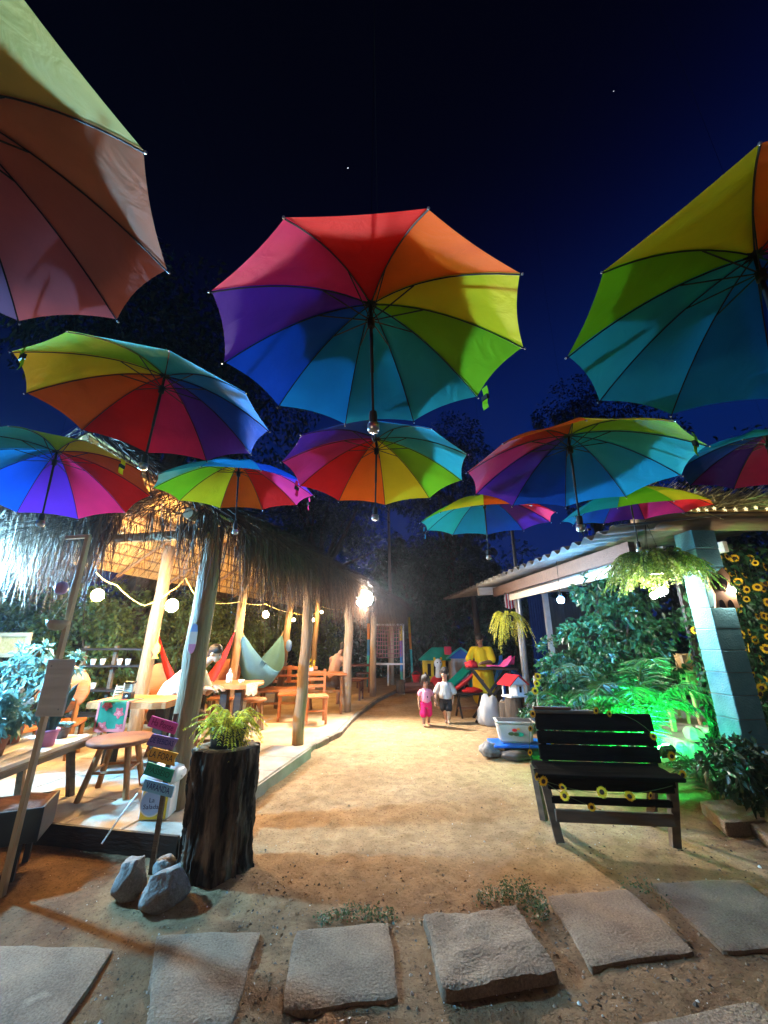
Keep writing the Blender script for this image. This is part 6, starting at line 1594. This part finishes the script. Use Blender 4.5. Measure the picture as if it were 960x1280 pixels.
# toddler in pink, walking towards the viewer
def toddler_girl():
    g = G(533, 907); t = thing('person', 'small child in a pink top and hot pink shorts walking hand in hand, looking down', 'person', (g.x, g.y, 0), R_(8), 'people on the path')
    s = .92; hc = Vector((.0, -.03, .765)); f = Vector((.12, -1, -.45)).normalized()
    HP, r, u = head(hc, f, s, (0, 0, .62))
    sh = .56; B = HP + [('c', (0, .005, .6), (0, 0, .56), .036, .05), ('c', (-.06, 0, .56), (.06, 0, .56), .045, .045), ('c', (0, 0, .53), (0, -.005, .42), .085, .085), ('c', (0, -.005, .4), (0, 0, .34), .088, .082)]
    for q, kn, an, toe in ((-1, (-.06, -.07, .2), (-.06, -.04, .045), (-.07, -.2, 0)), (1, (.055, .02, .2), (.06, .06, .05), (.07, -.1, 0))): B += limb((q * .05, 0, .34), kn, an, .055, .043, .028) + foot(an, toe, .75)
    # her right hand hangs, her left hand reaches the boy
    B += limb((-.095, 0, .56), (-.125, .01, .44), (-.13, -.03, .335), .033, .027, .02) + hand((-.13, -.03, .33), (0, -.2, -1), (1, 0, 0), .62, 1)
    B += limb((.095, 0, .56), (.15, .0, .455), (.205, -.02, .37), .033, .027, .02) + hand((.207, -.02, .365), (.55, -.1, -1), (-1, 0, -.4), .62, -1)
    fuse('body', B, M['skin_brown'], t, .0048, 3); face(t, hc, f, r, u, s)
    fuse('top', [('c', (-.075, 0, .565), (.075, 0, .565), .05, .05), ('c', (0, 0, .54), (0, -.004, .43), .096, .1), ('c', (0, -.003, .45), (0, 0, .43), .1, .104)] + [('c', (q * .09, 0, .565), (q * .115, .003, .525), .043, .042) for q in (-1, 1)], M['wear_pink'], t, .006, 3)
    fuse('shorts', [('c', (-.02, 0, .37), (.02, 0, .37), .097, .097), ('c', (-.05, 0, .34), (-.062, -.06, .2), .07, .066), ('c', (.05, 0, .34), (.058, .02, .2), .07, .066)], M['wear_hotpink'], t, .006, 3)
    fuse('hair', [('e', hc + u * .034 * s - f * .02 * s, (.093 * s, .093 * s, .09 * s)), ('c', hc - f * .055 * s, hc - f * .05 * s - u * .07 * s, .058 * s, .045 * s), ('c', hc + u * .1 * s - f * .03 * s, hc + u * .125 * s - f * .04 * s, .03 * s, .026 * s)] + [('c', hc + r * q * .066 * s + u * .03 * s, hc + r * q * .076 * s - u * .08 * s, .034 * s, .024 * s) for q in (-1, 1)], M['hair_black'], t, .006, 2)
    MB().sphere((.01, -.104, .49), (.012, .004, .018), 8, 5).build('printed_mark', M['ink_dark'], t)
def toddler_boy():
    g = G(558, 903); t = thing('person', 'small boy in a loose grey shirt and black shorts walking beside the child in pink', 'person', (g.x, g.y, 0), R_(-4), 'people on the path')
    s = 1.0; hc = Vector((.0, -.02, .865)); f = Vector((-.35, -1, -.05)).normalized()
    HP, r, u = head(hc, f, s, (0, 0, .7))
    B = HP + [('c', (0, .005, .69), (0, 0, .645), .04, .055), ('c', (-.075, 0, .64), (.075, 0, .64), .048, .048), ('c', (0, 0, .61), (0, 0, .48), .092, .088), ('c', (0, 0, .46), (0, 0, .4), .09, .085)]
    for q, kn, an, toe in ((-1, (-.035, -.05, .23), (.0, .03, .06), (-.02, -.1, 0)), (1, (.05, -.06, .22), (.04, -.08, .05), (.03, -.22, 0))): B += limb((q * .05, 0, .4), kn, an, .056, .043, .029) + foot(an, toe, .8)
    B += limb((-.11, 0, .645), (-.17, .0, .5), (-.195, -.03, .375), .035, .029, .021) + hand((-.196, -.03, .37), (-.25, -.2, -1), (1, 0, -.3), .66, 1)
    B += limb((.11, 0, .645), (.145, .03, .51), (.14, -.02, .4), .035, .029, .021) + hand((.14, -.02, .395), (0, -.2, -1), (-1, 0, 0), .66, -1)
    fuse('body', B, M['skin_light'], t, .005, 3); face(t, hc, f, r, u, s)
    fuse('shirt', [('c', (-.09, 0, .65), (.09, 0, .65), .056, .056), ('c', (0, 0, .62), (0, 0, .49), .11, .122), ('c', (-.02, 0, .49), (.02, 0, .475), .118, .118)] + [('c', (q * .11, 0, .65), (q * .165, 0, .54), .055, .062) for q in (-1, 1)], M['wear_grey'], t, .0065, 3)
    fuse('shorts', [('c', (-.02, 0, .39), (.02, 0, .39), .1, .1), ('c', (-.05, 0, .37), (-.042, -.03, .25), .072, .07), ('c', (.05, 0, .37), (.052, -.05, .25), .072, .07)], M['wear_black'], t, .0065, 3)
    fuse('hair', [('e', hc + u * .034 * s - f * .02 * s, (.093 * s, .093 * s, .09 * s)), ('c', hc - f * .055 * s + u * .02, hc - f * .06 * s - u * .03 * s, .05 * s, .038 * s)], M['hair_black'], t, .006, 2)
def woman():
    t = thing('person', 'woman in a loose yellow dress standing behind the tall folding table, arms on it', 'person', (at(604, 850, 9.05).x, 9.05, 0), R_(-28), 'people on the path')
    s = 1.0; hc = Vector((.0, -.1, 1.5)); f = Vector((-.35, -1, -.55)).normalized(); HP, r, u = head(hc, f, s, (0, -.02, 1.32))
    B = HP + [('c', (0, -.03, 1.36), (0, -.01, 1.28), .048, .06), ('c', (-.14, 0, 1.28), (.14, 0, 1.28), .06, .06), ('c', (0, 0, 1.2), (0, .02, 1.0), .13, .125), ('c', (-.05, .02, .9), (.05, .02, .9), .15, .15)]
    for q in (-1, 1):
        B += limb((q * .09, .02, .86), (q * .1, .0, .46), (q * .1, .04, .09), .09, .06, .04) + foot((q * .1, .04, .09), (q * .12, -.2, 0), 1.1)
        B += limb((q * .18, 0, 1.28), (q * .24, -.12, 1.06), (q * .12, -.36, 1.04), .05, .042, .03) + hand((q * .115, -.37, 1.04), (-q * .3, -1, -.05), (0, 0, -1), 1.0, -q)
    fuse('body', B, M['skin_brown'], t, .0075, 3); face(t, hc, f, r, u, s)
    D = [('c', (-.14, 0, 1.285), (.14, 0, 1.285), .073, .073), ('c', (0, 0, 1.2), (0, .02, 1.0), .155, .16), ('c', (-.05, .02, .92), (.05, .02, .92), .175, .175), ('c', (-.06, .02, .85), (-.08, .02, .35), .16, .17), ('c', (.06, .02, .85), (.08, .02, .35), .16, .17), ('c', (0, .02, .8), (0, .02, .35), .17, .19)]
    D += [('c', (q * .18, 0, 1.285), (q * .245, -.1, 1.1), .072, .085) for q in (-1, 1)]
    fuse('dress', D, M['wear_yellow'], t, .01, 3)
    fuse('hair', [('e', hc + u * .04 - f * .02, (.09, .092, .088)), ('c', hc - f * .06, hc - f * .07 - u * .06, .055, .045), ('e', hc - f * .11 + u * .0, (.05, .05, .05))], M['hair_black'], t, .008, 2)
def seated(label, loc, rz, shirt, lean, skin, hairm, s=1.0, bare=False, pants='wear_brown'):
    t = thing('person', label, 'person', loc, rz, 'people seated under the thatch'); t.scale = (s,) * 3
    # faces -y, seat at z = .47
    hip = Vector((0, 0, .55)); ch = hip + Vector((0, -.36 * lean, .46)); nk = ch + Vector((0, -.14 * lean - .02, .13)); hc = nk + Vector((0, -.1 - .05 * lean, .13)); f = Vector((0, -1, -.35 * lean)).normalized()
    HP, r, u = head(hc, f, s, nk)
    mid = hip.lerp(ch, .5) + Vector((0, .07 * lean, .03))
    B = HP + [('c', nk, ch, .055, .07), ('c', ch + Vector((-.15, 0, 0)), ch + Vector((.15, 0, 0)), .065, .065), ('c', ch, mid, .125, .125), ('c', mid, hip, .13, .14), ('c', hip + Vector((-.07, 0, 0)), hip + Vector((.07, 0, 0)), .13, .13)]
    for q in (-1, 1):
        kn = Vector((q * .14, -.43, .5)); an = Vector((q * .13, -.4, .08))
        B += limb(hip + Vector((q * .09, -.02, -.01)), kn, an, .09, .062, .042) + foot(an, an + Vector((0, -.2, 0)), 1.15)
        el = ch + Vector((q * .24, -.1, -.24)); wr = Vector((q * .1, ch.y - .3, .86)); B += limb(ch + Vector((q * .19, 0, 0)), el, wr, .053, .044, .031) + hand(wr, (-q * .2, -1, -.1), (0, 0, -1), 1.05, -q)
    fuse('body', B, M[skin], t, .009, 3); face(t, hc, f, r, u, s)
    if not bare:
        fuse('shirt', [('c', ch + Vector((-.16, 0, .005)), ch + Vector((.16, 0, .005)), .08, .08), ('c', ch, mid, .15, .155), ('c', mid, hip + Vector((0, .01, .02)), .16, .17)] + [('c', ch + Vector((q * .19, 0, 0)), ch + Vector((q * .235, -.08, -.19)), .075, .08) for q in (-1, 1)], M[shirt], t, .01, 3)
    fuse('trousers', [('c', hip + Vector((-.07, 0, -.005)), hip + Vector((.07, 0, -.005)), .145, .145)] + [('c', hip + Vector((q * .09, -.02, -.01)), (q * .14, -.43, .5), .105, .08) for q in (-1, 1)] + [('c', (q * .14, -.43, .5), (q * .135, -.41, .3), .08, .07) for q in (-1, 1)], M[pants], t, .01, 3)
    fuse('hair', [('e', hc + u * .042 - f * .02, (.089, .092, .082)), ('c', hc - f * .055 + u * .01, hc - f * .06 - u * .04, .055, .042)], M[hairm], t, .009, 2)
    return t
toddler_girl(); toddler_boy(); woman()
p = at(206, 870, 5.6); seated('person in a cream white shirt seated and leaning forward behind the bark post, head hidden', (p.x, 5.62, .05), R_(80), 'wear_cream', .95, 'skin_light', 'hair_black')
p = at(417, 840, 9.9); seated('bare backed person seated at the plank table under the far bulbs', (p.x, 9.75, .05), R_(150), 'wear_cream', .5, 'skin_light', 'hair_black', bare=True)
# ================================================================ thin haze box added to put a glow round the lamps
hz = MB().box((0, 12, 9.5), (70, 60, 22)).build('haze', None)
hm = bpy.data.materials.new('haze'); hm.use_nodes = True
ht = hm.node_tree; ht.nodes.remove(ht.nodes['Principled BSDF'])
pv = ht.nodes.new('ShaderNodeVolumePrincipled'); pv.inputs['Color'].default_value = (.9, .93, 1, 1); pv.inputs['Density'].default_value = .0007; pv.inputs['Anisotropy'].default_value = .7
ht.links.new(pv.outputs[0], ht.nodes['Material Output'].inputs['Volume'])
hz.data.materials.append(hm); hz['kind'] = 'stuff'; hz['label'] = 'added thin haze that gives the lamps a glow'
